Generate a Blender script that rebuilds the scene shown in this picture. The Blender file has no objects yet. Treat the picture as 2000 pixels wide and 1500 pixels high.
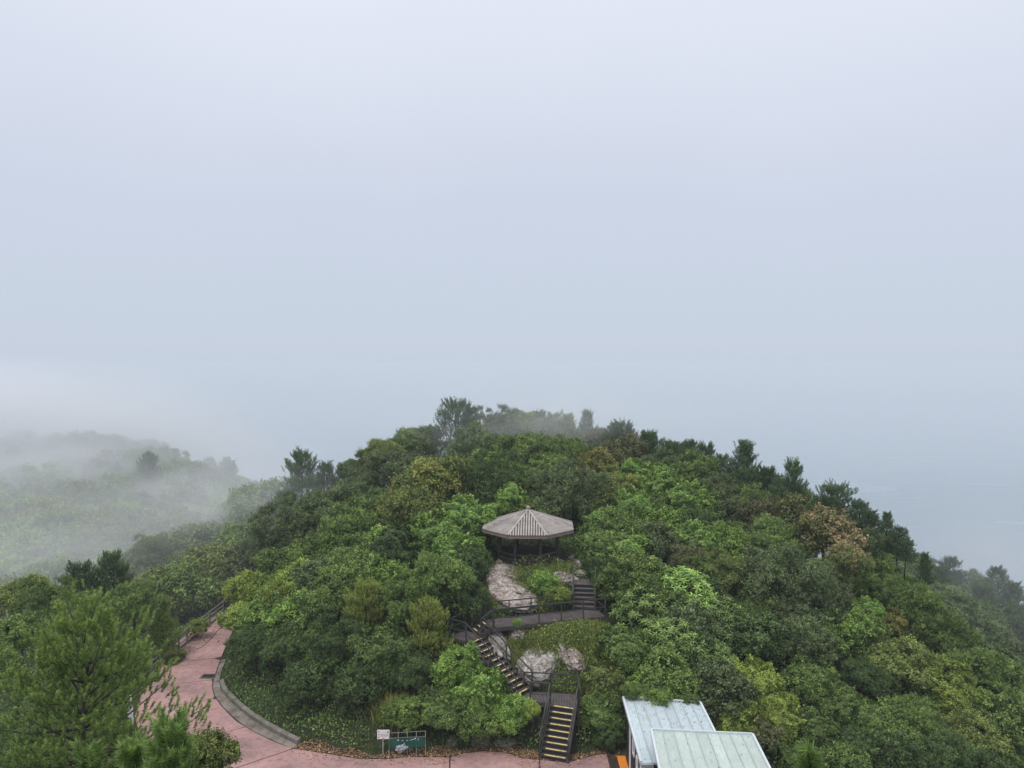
import bpy, math, random
import numpy as np
from mathutils import Vector, Matrix

C = bpy.context.scene.collection
SC = bpy.context.scene

# ------------------------------------------------------------------ camera
CAM_H, PITCH, FPX = 19.0, 1.5, 1480.0          # metres, degrees down, focal length in px of a 2000 px frame
cam_d = bpy.data.cameras.new('camera')
cam_d.sensor_width = 36.0
cam_d.lens = 36.0 * FPX / 2000.0
cam_d.clip_start, cam_d.clip_end = 0.1, 20000.0
cam = bpy.data.objects.new('camera', cam_d)
cam.location = (0, 0, CAM_H)
cam.rotation_euler = (math.radians(90 - PITCH), 0, 0)
C.objects.link(cam)
SC.camera = cam

# ------------------------------------------------------------------ sky and sun (overcast)
SUN_EL, SUN_AZ = 64.0, 215.0                     # azimuth clockwise from +Y
w = bpy.data.worlds.new('World')
SC.world = w
w.use_nodes = True
nt = w.node_tree
for n in list(nt.nodes):
    nt.nodes.remove(n)
out = nt.nodes.new('ShaderNodeOutputWorld')
sky = nt.nodes.new('ShaderNodeTexSky')
sky.sky_type = 'NISHITA'
sky.sun_disc = False
sky.sun_elevation = math.radians(SUN_EL)
sky.sun_rotation = math.radians(SUN_AZ)
bg1 = nt.nodes.new('ShaderNodeBackground')
bg1.inputs['Strength'].default_value = 0.1
nt.links.new(sky.outputs[0], bg1.inputs['Color'])
tc = nt.nodes.new('ShaderNodeTexCoord')
sx = nt.nodes.new('ShaderNodeSeparateXYZ')
nt.links.new(tc.outputs['Generated'], sx.inputs[0])
ramp = nt.nodes.new('ShaderNodeValToRGB')       # even cloud layer, a little brighter towards the zenith
cr = ramp.color_ramp
cr.elements[0].position = 0.0
cr.elements[0].color = (0.588, 0.661, 0.780, 1)
cr.elements[1].position = 1.0
cr.elements[1].color = (1.45, 1.48, 1.56, 1)
e = cr.elements.new(0.04)
e.color = (0.592, 0.665, 0.783, 1)
e = cr.elements.new(0.2)
e.color = (0.640, 0.700, 0.820, 1)
e = cr.elements.new(0.42)
e.color = (0.81, 0.85, 0.96, 1)
wn = nt.nodes.new('ShaderNodeTexNoise')
wn.inputs['Scale'].default_value = 2.2
wn.inputs['Detail'].default_value = 3
nt.links.new(tc.outputs['Generated'], wn.inputs['Vector'])
wm = nt.nodes.new('ShaderNodeMapRange')
wm.inputs['To Min'].default_value = -0.06
wm.inputs['To Max'].default_value = 0.06
nt.links.new(wn.outputs[0], wm.inputs['Value'])
wa = nt.nodes.new('ShaderNodeMath')
wa.operation = 'ADD'
nt.links.new(sx.outputs['Z'], wa.inputs[0])
wz = nt.nodes.new('ShaderNodeMath')           # the cloud base is even where it meets the sea
wz.operation = 'MULTIPLY'
wz.use_clamp = True
wz.inputs[1].default_value = 5.0
nt.links.new(sx.outputs['Z'], wz.inputs[0])
wq = nt.nodes.new('ShaderNodeMath')
wq.operation = 'MULTIPLY'
nt.links.new(wz.outputs[0], wq.inputs[0])
nt.links.new(wm.outputs[0], wq.inputs[1])
nt.links.new(wq.outputs[0], wa.inputs[1])
nt.links.new(wa.outputs[0], ramp.inputs[0])
bg2 = nt.nodes.new('ShaderNodeBackground')
bg2.inputs['Strength'].default_value = 1.0
nt.links.new(ramp.outputs[0], bg2.inputs['Color'])
mx = nt.nodes.new('ShaderNodeMixShader')
mx.inputs[0].default_value = 0.93
nt.links.new(bg1.outputs[0], mx.inputs[1])
nt.links.new(bg2.outputs[0], mx.inputs[2])
nt.links.new(mx.outputs[0], out.inputs['Surface'])

sun_d = bpy.data.lights.new('sun', 'SUN')
sun_d.energy = 1.5
sun_d.angle = math.radians(14)
sun_d.color = (1.0, 0.96, 0.9)
sun = bpy.data.objects.new('sun', sun_d)
_el, _az = math.radians(SUN_EL), math.radians(SUN_AZ)
to_sun = Vector((math.sin(_az) * math.cos(_el), math.cos(_az) * math.cos(_el), math.sin(_el)))
sun.rotation_euler = to_sun.to_track_quat('Z', 'Y').to_euler()
C.objects.link(sun)

SC.view_settings.view_transform = 'Standard'
SC.view_settings.look = 'None'
SC.view_settings.exposure = 0.0
SC.view_settings.gamma = 1.0
SC.view_settings.use_curve_mapping = False
MIST = True
SC.render.engine = 'CYCLES'
SC.cycles.max_bounces = 8
SC.cycles.diffuse_bounces = 3
SC.cycles.transmission_bounces = 4
SC.cycles.volume_bounces = 2
SC.cycles.volume_step_rate = 1.0
SC.cycles.volume_max_steps = 128
SC.cycles.use_denoising = True
try:
    SC.cycles.denoiser = 'OPENIMAGEDENOISE'
    SC.cycles.denoising_prefilter = 'ACCURATE'
except Exception:
    pass

# ------------------------------------------------------------------ helpers
_p = math.radians(PITCH)
FWD, UPV, RGT = np.array([0, math.cos(_p), -math.sin(_p)]), np.array([0, math.sin(_p), math.cos(_p)]), np.array([1.0, 0, 0])
CAMP = np.array([0, 0, CAM_H])


def ray(px, py):
    return FWD + (px - 1000.0) / FPX * RGT + (750.0 - py) / FPX * UPV      # per metre of depth


def gp(px, py, z):
    """Point of the level z that a pixel of the photograph looks at (used for measuring positions)."""
    d = ray(px, py)
    t = (z - CAM_H) / d[2]
    return CAMP + d * t


def dp(px, py, depth):
    return CAMP + ray(px, py) * depth


def V(a):
    return Vector((float(a[0]), float(a[1]), float(a[2])))


def tag(o, label=None, cat=None, group=None, kind=None):
    if label: o['label'] = label
    if cat: o['category'] = cat
    if group: o['group'] = group
    if kind: o['kind'] = kind
    return o


def link(name, data, parent=None, loc=(0, 0, 0)):
    o = bpy.data.objects.new(name, data)
    C.objects.link(o)
    o.location = loc
    if parent is not None: o.parent = parent
    return o


def thing(name, label, cat, loc=(0, 0, 0), rz=0.0, group=None):
    o = link(name, None, None, loc)
    o.empty_display_size = 0.2
    o.rotation_euler = (0, 0, rz)
    return tag(o, label, cat, group)


def np_mesh(name, verts, faces, mats=(), attr=None, smooth=False):
    """verts (N,3); faces: list of int arrays (n,k)"""
    me = bpy.data.meshes.new(name)
    verts = np.asarray(verts, dtype=np.float32)
    if not isinstance(faces, (list, tuple)): faces = [faces]
    faces = [np.asarray(f, dtype=np.int32) for f in faces if len(f)]
    me.vertices.add(len(verts))
    me.vertices.foreach_set('co', verts.ravel())
    nl = sum(f.size for f in faces)
    npoly = sum(len(f) for f in faces)
    me.loops.add(nl)
    me.loops.foreach_set('vertex_index', np.concatenate([f.ravel() for f in faces]))
    me.polygons.add(npoly)
    tot = np.concatenate([np.full(len(f), f.shape[1], dtype=np.int32) for f in faces])
    start = np.concatenate([[0], np.cumsum(tot)[:-1]]).astype(np.int32)
    me.polygons.foreach_set('loop_start', start)
    try:
        me.polygons.foreach_set('loop_total', tot)
    except Exception:
        pass
    if smooth:
        me.polygons.foreach_set('use_smooth', np.ones(npoly, dtype=bool))
    if attr is not None:
        a = me.attributes.new('v', 'FLOAT', 'POINT')
        a.data.foreach_set('value', np.asarray(attr, dtype=np.float32))
    for m in mats: me.materials.append(m)
    me.update(calc_edges=True)
    return me


class MB:
    """collects simple shapes for ONE mesh"""
    def __init__(self):
        self.v, self.f = [], []

    def add(self, vs, fs):
        b = len(self.v)
        self.v += [tuple(float(c) for c in x) for x in vs]
        self.f += [[b + i for i in f] for f in fs]
        return self

    def prism(self, pts, z0, z1):
        """vertical prism; z0 / z1 numbers or lists"""
        n = len(pts)
        a = z0 if isinstance(z0, (list, tuple)) else [z0] * n
        b = z1 if isinstance(z1, (list, tuple)) else [z1] * n
        vs = [(p[0], p[1], a[i]) for i, p in enumerate(pts)] + [(p[0], p[1], b[i]) for i, p in enumerate(pts)]
        fs = [list(range(n))[::-1], list(range(n, 2 * n))] + [[i, (i + 1) % n, n + (i + 1) % n, n + i] for i in range(n)]
        return self.add(vs, fs)

    def box(self, c, s, rz=0.0):
        ca, sa = math.cos(rz), math.sin(rz)
        pts = []
        for dx, dy in ((-1, -1), (1, -1), (1, 1), (-1, 1)):
            x, y = dx * s[0] / 2, dy * s[1] / 2
            pts.append((c[0] + x * ca - y * sa, c[1] + x * sa + y * ca))
        return self.prism(pts, c[2] - s[2] / 2, c[2] + s[2] / 2)

    def bar(self, a, b, w, h=None, up=(0, 0, 1)):
        """rectangular bar from a to b, width w (level), height h"""
        h = w if h is None else h
        a, b = Vector(a), Vector(b)
        d = (b - a).normalized()
        u = Vector(up)
        if abs(d.dot(u)) > 0.98: u = Vector((1, 0, 0))
        s = d.cross(u).normalized()
        t = s.cross(d).normalized()
        vs = []
        for p in (a, b):
            for i, j in ((-1, -1), (1, -1), (1, 1), (-1, 1)):
                vs.append(p + s * (i * w / 2) + t * (j * h / 2))
        return self.add(vs, [[3, 2, 1, 0], [4, 5, 6, 7], [0, 1, 5, 4], [1, 2, 6, 5], [2, 3, 7, 6], [3, 0, 4, 7]])

    def tube(self, pts, rad, n=6):
        pts = [Vector(p) for p in pts]
        m = len(pts)
        rad = rad if isinstance(rad, (list, tuple)) else [rad] * m
        vs, fs = [], []
        for i, p in enumerate(pts):
            d = (pts[min(i + 1, m - 1)] - pts[max(i - 1, 0)]).normalized()
            u = Vector((0, 0, 1)) if abs(d.z) < 0.9 else Vector((1, 0, 0))
            s = d.cross(u).normalized()
            t = s.cross(d)
            for k in range(n):
                a = 2 * math.pi * k / n
                vs.append(p + s * (math.cos(a) * rad[i]) + t * (math.sin(a) * rad[i]))
        for i in range(m - 1):
            for k in range(n):
                k2 = (k + 1) % n
                fs.append([i * n + k, i * n + k2, (i + 1) * n + k2, (i + 1) * n + k])
        fs.append(list(range(n))[::-1])
        fs.append([(m - 1) * n + k for k in range(n)])
        return self.add(vs, fs)

    def mesh(self, name, mat=None, smooth=False):
        me = bpy.data.meshes.new(name)
        me.from_pydata(self.v, [], self.f)
        if mat: me.materials.append(mat)
        if smooth: me.polygons.foreach_set('use_smooth', [True] * len(me.polygons))
        me.update()
        return me

    def build(self, name, mat, parent=None, smooth=False, bevel=0.0):
        """link as one object; under a parent the shapes are taken in world space"""
        o = link(name, self.mesh(name, mat, smooth), parent)
        if parent is not None:
            o.matrix_parent_inverse = world_inv(parent)
        if bevel:
            b = o.modifiers.new('bevel', 'BEVEL')
            b.width, b.segments, b.limit_method = bevel, 2, 'ANGLE'
        return o


def world_mat(o):
    m = Matrix.LocRotScale(o.location, o.rotation_euler, o.scale)
    if o.parent is not None:
        m = world_mat(o.parent) @ o.matrix_parent_inverse @ m
    return m


def world_inv(o):
    return world_mat(o).inverted()


# ------------------------------------------------------------------ materials
def new_mat(name):
    m = bpy.data.materials.new(name)
    m.use_nodes = True
    t = m.node_tree
    for n in list(t.nodes): t.nodes.remove(n)
    o = t.nodes.new('ShaderNodeOutputMaterial')
    return m, t, o


def N(t, kind, **kw):
    n = t.nodes.new(kind)
    for k, v in kw.items():
        if k.startswith('_'):
            setattr(n, k[1:], v)
        else:
            n.inputs[k.replace('__', ' ')].default_value = v
    return n


def col(c):
    return (c[0], c[1], c[2], 1.0)


def ramp_node(t, stops):
    r = t.nodes.new('ShaderNodeValToRGB')
    el = r.color_ramp.elements
    el[0].position, el[0].color = stops[0][0], col(stops[0][1])
    el[1].position, el[1].color = stops[-1][0], col(stops[-1][1])
    for p, c in stops[1:-1]:
        x = el.new(p)
        x.color = col(c)
    return r


def surf_mat(name, stops, scale=4.0, detail=6.0, rough=0.8, bump=0.0, bscale=None, stretch=(1, 1, 1), spec=0.3, metal=0.0, coords='Object', distortion=0.0):
    m, t, o = new_mat(name)
    p = N(t, 'ShaderNodeBsdfPrincipled', Roughness=rough, Metallic=metal)
    p.inputs['Specular IOR Level'].default_value = spec
    tc = t.nodes.new('ShaderNodeTexCoord')
    mp = t.nodes.new('ShaderNodeMapping')
    mp.inputs['Scale'].default_value = stretch
    t.links.new(tc.outputs[coords], mp.inputs[0])
    n = N(t, 'ShaderNodeTexNoise', Scale=scale, Detail=detail, Roughness=0.65, Distortion=distortion)
    t.links.new(mp.outputs[0], n.inputs['Vector'])
    r = ramp_node(t, stops)
    t.links.new(n.outputs[0], r.inputs[0])
    t.links.new(r.outputs[0], p.inputs['Base Color'])
    if bump:
        n2 = N(t, 'ShaderNodeTexNoise', Scale=bscale or scale * 3, Detail=8.0, Roughness=0.7)
        t.links.new(mp.outputs[0], n2.inputs['Vector'])
        b = N(t, 'ShaderNodeBump', Strength=0.8, Distance=bump)
        t.links.new(n2.outputs[0], b.inputs['Height'])
        t.links.new(b.outputs[0], p.inputs['Normal'])
    t.links.new(p.outputs[0], o.inputs['Surface'])
    return m


LEAF_GAIN = 1.95


def leaf_mat(name, stops, trans=0.22, rough=0.55, spec=0.22, objvar=0.22):
    """leaf colour from the per leaf attribute v, shifted a little from tree to tree"""
    m, t, o = new_mat(name)
    at = t.nodes.new('ShaderNodeAttribute')
    at.attribute_name = 'v'
    r = ramp_node(t, [(p_, tuple(min(.6, x_ * LEAF_GAIN) for x_ in c_)) for p_, c_ in stops])
    t.links.new(at.outputs['Fac'], r.inputs[0])
    oi = t.nodes.new('ShaderNodeObjectInfo')
    mr = N(t, 'ShaderNodeMapRange')
    mr.inputs['To Min'].default_value = 1 - objvar
    mr.inputs['To Max'].default_value = 1 + objvar
    t.links.new(oi.outputs['Random'], mr.inputs['Value'])
    hs = N(t, 'ShaderNodeHueSaturation')
    hs.inputs['Hue'].default_value = 0.492
    t.links.new(mr.outputs[0], hs.inputs['Value'])
    t.links.new(r.outputs[0], hs.inputs['Color'])
    p = N(t, 'ShaderNodeBsdfPrincipled', Roughness=rough)
    p.inputs['Specular IOR Level'].default_value = spec
    t.links.new(hs.outputs[0], p.inputs['Base Color'])
    tr = N(t, 'ShaderNodeBsdfTranslucent')
    t.links.new(hs.outputs[0], tr.inputs['Color'])
    mxs = N(t, 'ShaderNodeMixShader')
    mxs.inputs[0].default_value = trans
    t.links.new(p.outputs[0], mxs.inputs[1])
    t.links.new(tr.outputs[0], mxs.inputs[2])
    t.links.new(mxs.outputs[0], o.inputs['Surface'])
    return m


def flat_mat(name, c, rough=0.6, spec=0.3, var=0.12, scale=6.0, metal=0.0):
    lo = tuple(x * (1 - var) for x in c)
    hi = tuple(min(1, x * (1 + var)) for x in c)
    return surf_mat(name, [(0.3, lo), (0.7, hi)], scale=scale, rough=rough, spec=spec, metal=metal)


M = {}
M['earth'] = surf_mat('earth', [(0.3, (0.016, 0.022, 0.010)), (0.5, (0.028, 0.036, 0.015)), (0.7, (0.050, 0.048, 0.028))], scale=0.9, rough=0.95, bump=0.15, bscale=3.0)
M['path'] = None
M['timber'] = surf_mat('dark_stained_timber', [(0.3, (0.040, 0.032, 0.029)), (0.6, (0.070, 0.057, 0.052)), (0.75, (0.10, 0.085, 0.078))], scale=3.0, rough=0.7, bump=0.004, bscale=30, stretch=(1, 1, 4))
M['timber_grey'] = surf_mat('weathered_timber', [(0.3, (0.070, 0.058, 0.054)), (0.55, (0.11, 0.094, 0.088)), (0.75, (0.16, 0.14, 0.13))], scale=2.4, rough=0.75, bump=0.004, bscale=26)
M['deck'] = surf_mat('deck_timber', [(0.3, (0.062, 0.051, 0.050)), (0.55, (0.095, 0.08, 0.078)), (0.8, (0.14, 0.12, 0.115))], scale=2.2, rough=0.7, bump=0.004, bscale=20)
M['timber_brown'] = surf_mat('brown_timber', [(0.3, (0.035, 0.022, 0.018)), (0.6, (0.06, 0.038, 0.03)), (0.8, (0.09, 0.06, 0.05))], scale=2.4, rough=0.7, bump=0.004, bscale=20)  # dark brown timber, the boards' own colour
M['rail'] = surf_mat('painted_dark_rail', [(0.3, (0.030, 0.031, 0.030)), (0.7, (0.055, 0.056, 0.054))], scale=4, rough=0.55)
M['yellow'] = surf_mat('yellow_nosing_paint', [(0.36, (0.22, 0.18, 0.10)), (0.44, (0.58, 0.45, 0.18)), (0.6, (0.70, 0.56, 0.26)), (0.75, (0.72, 0.64, 0.42))], scale=7, rough=0.7)
M['roof'] = surf_mat('weathered_roof_strips', [(0.28, (0.22, 0.195, 0.178)), (0.5, (0.36, 0.325, 0.298)), (0.75, (0.47, 0.43, 0.40))], scale=1.6, rough=0.85, bump=0.01, bscale=12)
M['roof_valley'] = surf_mat('roof_valley_shade', [(0.3, (0.075, 0.062, 0.058)), (0.7, (0.13, 0.11, 0.10))], scale=2, rough=0.9)  # sheet coloured darker to deepen the shade between the ribs
M['fascia'] = surf_mat('fascia_boards', [(0.3, (0.15, 0.105, 0.09)), (0.7, (0.24, 0.175, 0.155))], scale=2.5, rough=0.8)
M['white'] = flat_mat('white_paint', (0.74, 0.75, 0.74), rough=0.5, var=0.06)
M['ink'] = flat_mat('dark_print', (0.04, 0.04, 0.045), var=0.1)
M['red'] = flat_mat('red_print', (0.5, 0.05, 0.045), var=0.1)
M['orange'] = flat_mat('orange_paint', (0.72, 0.24, 0.03), var=0.1, rough=0.5)
M['green_banner'] = surf_mat('green_banner_cloth', [(0.3, (0.012, 0.062, 0.048)), (0.7, (0.022, 0.095, 0.075))], scale=3, rough=0.6)
M['steel'] = flat_mat('galvanised_steel', (0.42, 0.45, 0.45), rough=0.45, metal=0.6)
M['sheet'] = surf_mat('pale_plastic_sheet', [(0.38, (0.10, 0.13, 0.14)), (0.55, (0.45, 0.49, 0.51))], scale=9, rough=0.35)
M['concrete'] = surf_mat('concrete', [(0.30, (0.085, 0.072, 0.058)), (0.5, (0.18, 0.152, 0.13)), (0.72, (0.27, 0.232, 0.205))], scale=1.6, rough=0.9, bump=0.01, bscale=14)
M['kerb'] = surf_mat('mossy_kerb', [(0.3, (0.085, 0.085, 0.062)), (0.5, (0.16, 0.145, 0.12)), (0.75, (0.25, 0.225, 0.19))], scale=1.8, rough=0.9, bump=0.01, bscale=14)
M['fence'] = surf_mat('pale_weathered_rail', [(0.3, (0.12, 0.12, 0.09)), (0.7, (0.24, 0.235, 0.20))], scale=3, rough=0.8)
M['black'] = flat_mat('dark_board', (0.022, 0.024, 0.03), var=0.2)
M['bark'] = surf_mat('bark', [(0.3, (0.035, 0.028, 0.022)), (0.6, (0.075, 0.060, 0.048)), (0.8, (0.13, 0.11, 0.09))], scale=6, rough=0.95, bump=0.02, stretch=(1, 1, 0.35))
M['grate'] = flat_mat('rusty_iron', (0.045, 0.035, 0.032), rough=0.8, var=0.3)


def path_mat():
    m, t, o = new_mat('pink_concrete')
    p = N(t, 'ShaderNodeBsdfPrincipled', Roughness=0.85)
    p.inputs['Specular IOR Level'].default_value = 0.25
    tc = t.nodes.new('ShaderNodeTexCoord')
    n1 = N(t, 'ShaderNodeTexNoise', Scale=0.35, Detail=8.0, Roughness=0.6)
    n2 = N(t, 'ShaderNodeTexNoise', Scale=3.0, Detail=9.0, Roughness=0.7)
    n3 = N(t, 'ShaderNodeTexNoise', Scale=26.0, Detail=4.0, Roughness=0.7)
    for n in (n1, n2, n3): t.links.new(tc.outputs['Object'], n.inputs['Vector'])
    r1 = ramp_node(t, [(0.30, (0.22, 0.145, 0.138)), (0.46, (0.35, 0.215, 0.203)), (0.56, (0.39, 0.232, 0.215)), (0.70, (0.45, 0.295, 0.275))])
    t.links.new(n1.outputs[0], r1.inputs[0])
    r2 = ramp_node(t, [(0.3, (0.62, 0.62, 0.62)), (0.5, (1, 1, 1)), (0.72, (1.1, 1.1, 1.1))])
    t.links.new(n2.outputs[0], r2.inputs[0])
    r3 = ramp_node(t, [(0.35, (0.8, 0.8, 0.8)), (0.6, (1.05, 1.05, 1.05))])
    t.links.new(n3.outputs[0], r3.inputs[0])
    m1 = N(t, 'ShaderNodeMix', _data_type='RGBA', _blend_type='MULTIPLY')
    m1.inputs['Factor'].default_value = 1
    t.links.new(r1.outputs[0], m1.inputs['A'])
    t.links.new(r2.outputs[0], m1.inputs['B'])
    m2 = N(t, 'ShaderNodeMix', _data_type='RGBA', _blend_type='MULTIPLY')
    m2.inputs['Factor'].default_value = 1
    t.links.new(m1.outputs['Result'], m2.inputs['A'])
    t.links.new(r3.outputs[0], m2.inputs['B'])
    vc = N(t, 'ShaderNodeTexVoronoi', Scale=0.34, _feature='DISTANCE_TO_EDGE')
    wv = N(t, 'ShaderNodeMix', _data_type='VECTOR')
    wv.inputs['Factor'].default_value = 0.22
    t.links.new(tc.outputs['Object'], wv.inputs['A'])
    t.links.new(n2.outputs['Color'], wv.inputs['B'])
    t.links.new(wv.outputs['Result'], vc.inputs['Vector'])
    rc = ramp_node(t, [(0.0, (0.35, 0.32, 0.30)), (0.006, (1, 1, 1))])
    t.links.new(vc.outputs['Distance'], rc.inputs[0])
    m3 = N(t, 'ShaderNodeMix', _data_type='RGBA', _blend_type='MULTIPLY')
    m3.inputs['Factor'].default_value = 0.22
    t.links.new(m2.outputs['Result'], m3.inputs['A'])
    t.links.new(rc.outputs[0], m3.inputs['B'])
    t.links.new(m3.outputs['Result'], p.inputs['Base Color'])
    b = N(t, 'ShaderNodeBump', Strength=0.5, Distance=0.006)
    t.links.new(n3.outputs[0], b.inputs['Height'])
    t.links.new(b.outputs[0], p.inputs['Normal'])
    t.links.new(p.outputs[0], o.inputs['Surface'])
    return m


M['path'] = path_mat()


def rock_mat(name, lo, mid, hi):
    m, t, o = new_mat(name)
    p = N(t, 'ShaderNodeBsdfPrincipled', Roughness=0.9)
    p.inputs['Specular IOR Level'].default_value = 0.2
    tc = t.nodes.new('ShaderNodeTexCoord')
    mp = t.nodes.new('ShaderNodeMapping')
    mp.inputs['Scale'].default_value = (1, 1, 3.2)
    mp.inputs['Rotation'].default_value = (0.35, 0.2, 0.3)
    t.links.new(tc.outputs['Object'], mp.inputs[0])
    n1 = N(t, 'ShaderNodeTexNoise', Scale=1.6, Detail=10.0, Roughness=0.72, Distortion=0.6)
    t.links.new(mp.outputs[0], n1.inputs['Vector'])
    vo = N(t, 'ShaderNodeTexVoronoi', Scale=2.6, _feature='DISTANCE_TO_EDGE')
    t.links.new(mp.outputs[0], vo.inputs['Vector'])
    r1 = ramp_node(t, [(0.36, lo), (0.48, mid), (0.62, hi)])
    t.links.new(n1.outputs[0], r1.inputs[0])
    r2 = ramp_node(t, [(0.0, (0.35, 0.33, 0.3)), (0.06, (1, 1, 1))])
    t.links.new(vo.outputs['Distance'], r2.inputs[0])
    n3 = N(t, 'ShaderNodeTexNoise', Scale=7.0, Detail=8.0, Roughness=0.75)
    t.links.new(tc.outputs['Object'], n3.inputs['Vector'])
    r3 = ramp_node(t, [(0.40, (0.30, 0.29, 0.26)), (0.52, (1, 1, 1))])
    t.links.new(n3.outputs[0], r3.inputs[0])
    m1 = N(t, 'ShaderNodeMix', _data_type='RGBA', _blend_type='MULTIPLY')
    m1.inputs['Factor'].default_value = 0.6
    t.links.new(r1.outputs[0], m1.inputs['A'])
    t.links.new(r2.outputs[0], m1.inputs['B'])
    m2 = N(t, 'ShaderNodeMix', _data_type='RGBA', _blend_type='MULTIPLY')
    m2.inputs['Factor'].default_value = 0.9
    t.links.new(m1.outputs['Result'], m2.inputs['A'])
    t.links.new(r3.outputs[0], m2.inputs['B'])
    t.links.new(m2.outputs['Result'], p.inputs['Base Color'])
    b = N(t, 'ShaderNodeBump', Strength=1.0, Distance=0.06)
    t.links.new(n1.outputs[0], b.inputs['Height'])
    t.links.new(b.outputs[0], p.inputs['Normal'])
    t.links.new(p.outputs[0], o.inputs['Surface'])
    return m


M['rock'] = rock_mat('pale_rock', (0.10, 0.092, 0.078), (0.28, 0.25, 0.22), (0.55, 0.52, 0.49))
M['rock_pink'] = rock_mat('pinkish_rock', (0.13, 0.10, 0.085), (0.33, 0.27, 0.24), (0.53, 0.47, 0.44))
M['rock_moss'] = rock_mat('mossy_rock', (0.05, 0.06, 0.035), (0.12, 0.13, 0.085), (0.20, 0.20, 0.15))


def roof_metal(name, base, dirt):
    m, t, o = new_mat(name)
    p = N(t, 'ShaderNodeBsdfPrincipled', Roughness=0.42)
    p.inputs['Specular IOR Level'].default_value = 0.45
    tc = t.nodes.new('ShaderNodeTexCoord')
    n1 = N(t, 'ShaderNodeTexNoise', Scale=0.9, Detail=8.0, Roughness=0.62)
    n2 = N(t, 'ShaderNodeTexNoise', Scale=9.0, Detail=6.0, Roughness=0.7)
    mp = t.nodes.new('ShaderNodeMapping')
    mp.inputs['Scale'].default_value = (3, 0.35, 1)
    t.links.new(tc.outputs['Object'], mp.inputs[0])
    t.links.new(tc.outputs['Object'], n1.inputs['Vector'])
    t.links.new(mp.outputs[0], n2.inputs['Vector'])
    r1 = ramp_node(t, [(0.28, tuple(x * 0.86 for x in base)), (0.55, base), (0.75, tuple(min(1, x * 1.06) for x in base))])
    t.links.new(n1.outputs[0], r1.inputs[0])
    r2 = ramp_node(t, [(0.46, (0, 0, 0)), (0.72, (0.85, 0.85, 0.85))])
    t.links.new(n2.outputs[0], r2.inputs[0])
    oi = t.nodes.new('ShaderNodeObjectInfo')
    mo = N(t, 'ShaderNodeMapRange')
    mo.inputs['To Min'].default_value = 0.88
    mo.inputs['To Max'].default_value = 1.06
    t.links.new(oi.outputs['Random'], mo.inputs['Value'])
    hv = N(t, 'ShaderNodeHueSaturation')
    t.links.new(mo.outputs[0], hv.inputs['Value'])
    t.links.new(r1.outputs[0], hv.inputs['Color'])
    m1 = N(t, 'ShaderNodeMix', _data_type='RGBA')
    t.links.new(r2.outputs[0], m1.inputs['Factor'])
    t.links.new(hv.outputs[0], m1.inputs['A'])
    m1.inputs['B'].default_value = col(dirt)
    t.links.new(m1.outputs['Result'], p.inputs['Base Color'])
    t.links.new(p.outputs[0], o.inputs['Surface'])
    return m


M['roof_blue'] = roof_metal('pale_blue_metal_roof', (0.47, 0.55, 0.58), (0.25, 0.28, 0.28))
M['roof_green'] = roof_metal('pale_green_metal_roof', (0.48, 0.56, 0.51), (0.30, 0.33, 0.29))
M['roof_seam'] = flat_mat('metal_seam', (0.36, 0.43, 0.42), rough=0.45, var=0.1)
M['roof_trim'] = flat_mat('metal_edge_trim', (0.55, 0.60, 0.62), rough=0.4, var=0.08)


def water_mat():
    m, t, o = new_mat('sea_water')
    p = N(t, 'ShaderNodeBsdfPrincipled', IOR=1.33)
    tc = t.nodes.new('ShaderNodeTexCoord')
    mp = t.nodes.new('ShaderNodeMapping')
    mp.inputs['Scale'].default_value = (0.0035, 0.011, 1)
    mp.inputs['Rotation'].default_value = (0, 0, 0.12)
    t.links.new(tc.outputs['Object'], mp.inputs[0])
    n1 = N(t, 'ShaderNodeTexNoise', Scale=1.0, Detail=6.0, Roughness=0.6, Distortion=0.9)
    t.links.new(mp.outputs[0], n1.inputs['Vector'])
    r = ramp_node(t, [(0.35, (0.06, 0.125, 0.175)), (0.56, (0.075, 0.145, 0.195)), (0.66, (0.22, 0.31, 0.36)), (0.74, (0.11, 0.19, 0.24))])
    t.links.new(n1.outputs[0], r.inputs[0])
    t.links.new(r.outputs[0], p.inputs['Base Color'])
    rr = ramp_node(t, [(0.4, (0.16, 0.16, 0.16)), (0.7, (0.34, 0.34, 0.34))])
    t.links.new(n1.outputs[0], rr.inputs[0])
    t.links.new(rr.outputs[0], p.inputs['Roughness'])
    n2 = N(t, 'ShaderNodeTexNoise', Scale=0.25, Detail=6.0, Roughness=0.6)
    t.links.new(tc.outputs['Object'], n2.inputs['Vector'])
    b = N(t, 'ShaderNodeBump', Strength=0.25, Distance=0.6)
    t.links.new(n2.outputs[0], b.inputs['Height'])
    t.links.new(b.outputs[0], p.inputs['Normal'])
    t.links.new(p.outputs[0], o.inputs['Surface'])
    return m


M['water'] = water_mat()

# leaf colours: albedo of the leaf itself, dark / mid / light by value v, which paints inner leaves darker
L = {}
L['dark'] = leaf_mat('leaf_dark_green', [(0, (0.018, 0.034, 0.013)), (0.5, (0.042, 0.072, 0.024)), (1, (0.085, 0.13, 0.040))])
L['mid'] = leaf_mat('leaf_mid_green', [(0, (0.026, 0.046, 0.015)), (0.45, (0.064, 0.105, 0.028)), (0.8, (0.112, 0.168, 0.043)), (1, (0.17, 0.235, 0.066))])
L['bright'] = leaf_mat('leaf_bright_green', [(0, (0.030, 0.062, 0.018)), (0.45, (0.085, 0.155, 0.034)), (0.8, (0.165, 0.260, 0.055)), (1, (0.24, 0.34, 0.08))])
L['grey'] = leaf_mat('leaf_grey_green', [(0, (0.028, 0.044, 0.020)), (0.45, (0.062, 0.090, 0.036)), (0.8, (0.100, 0.138, 0.056)), (1, (0.145, 0.185, 0.085))])
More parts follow.
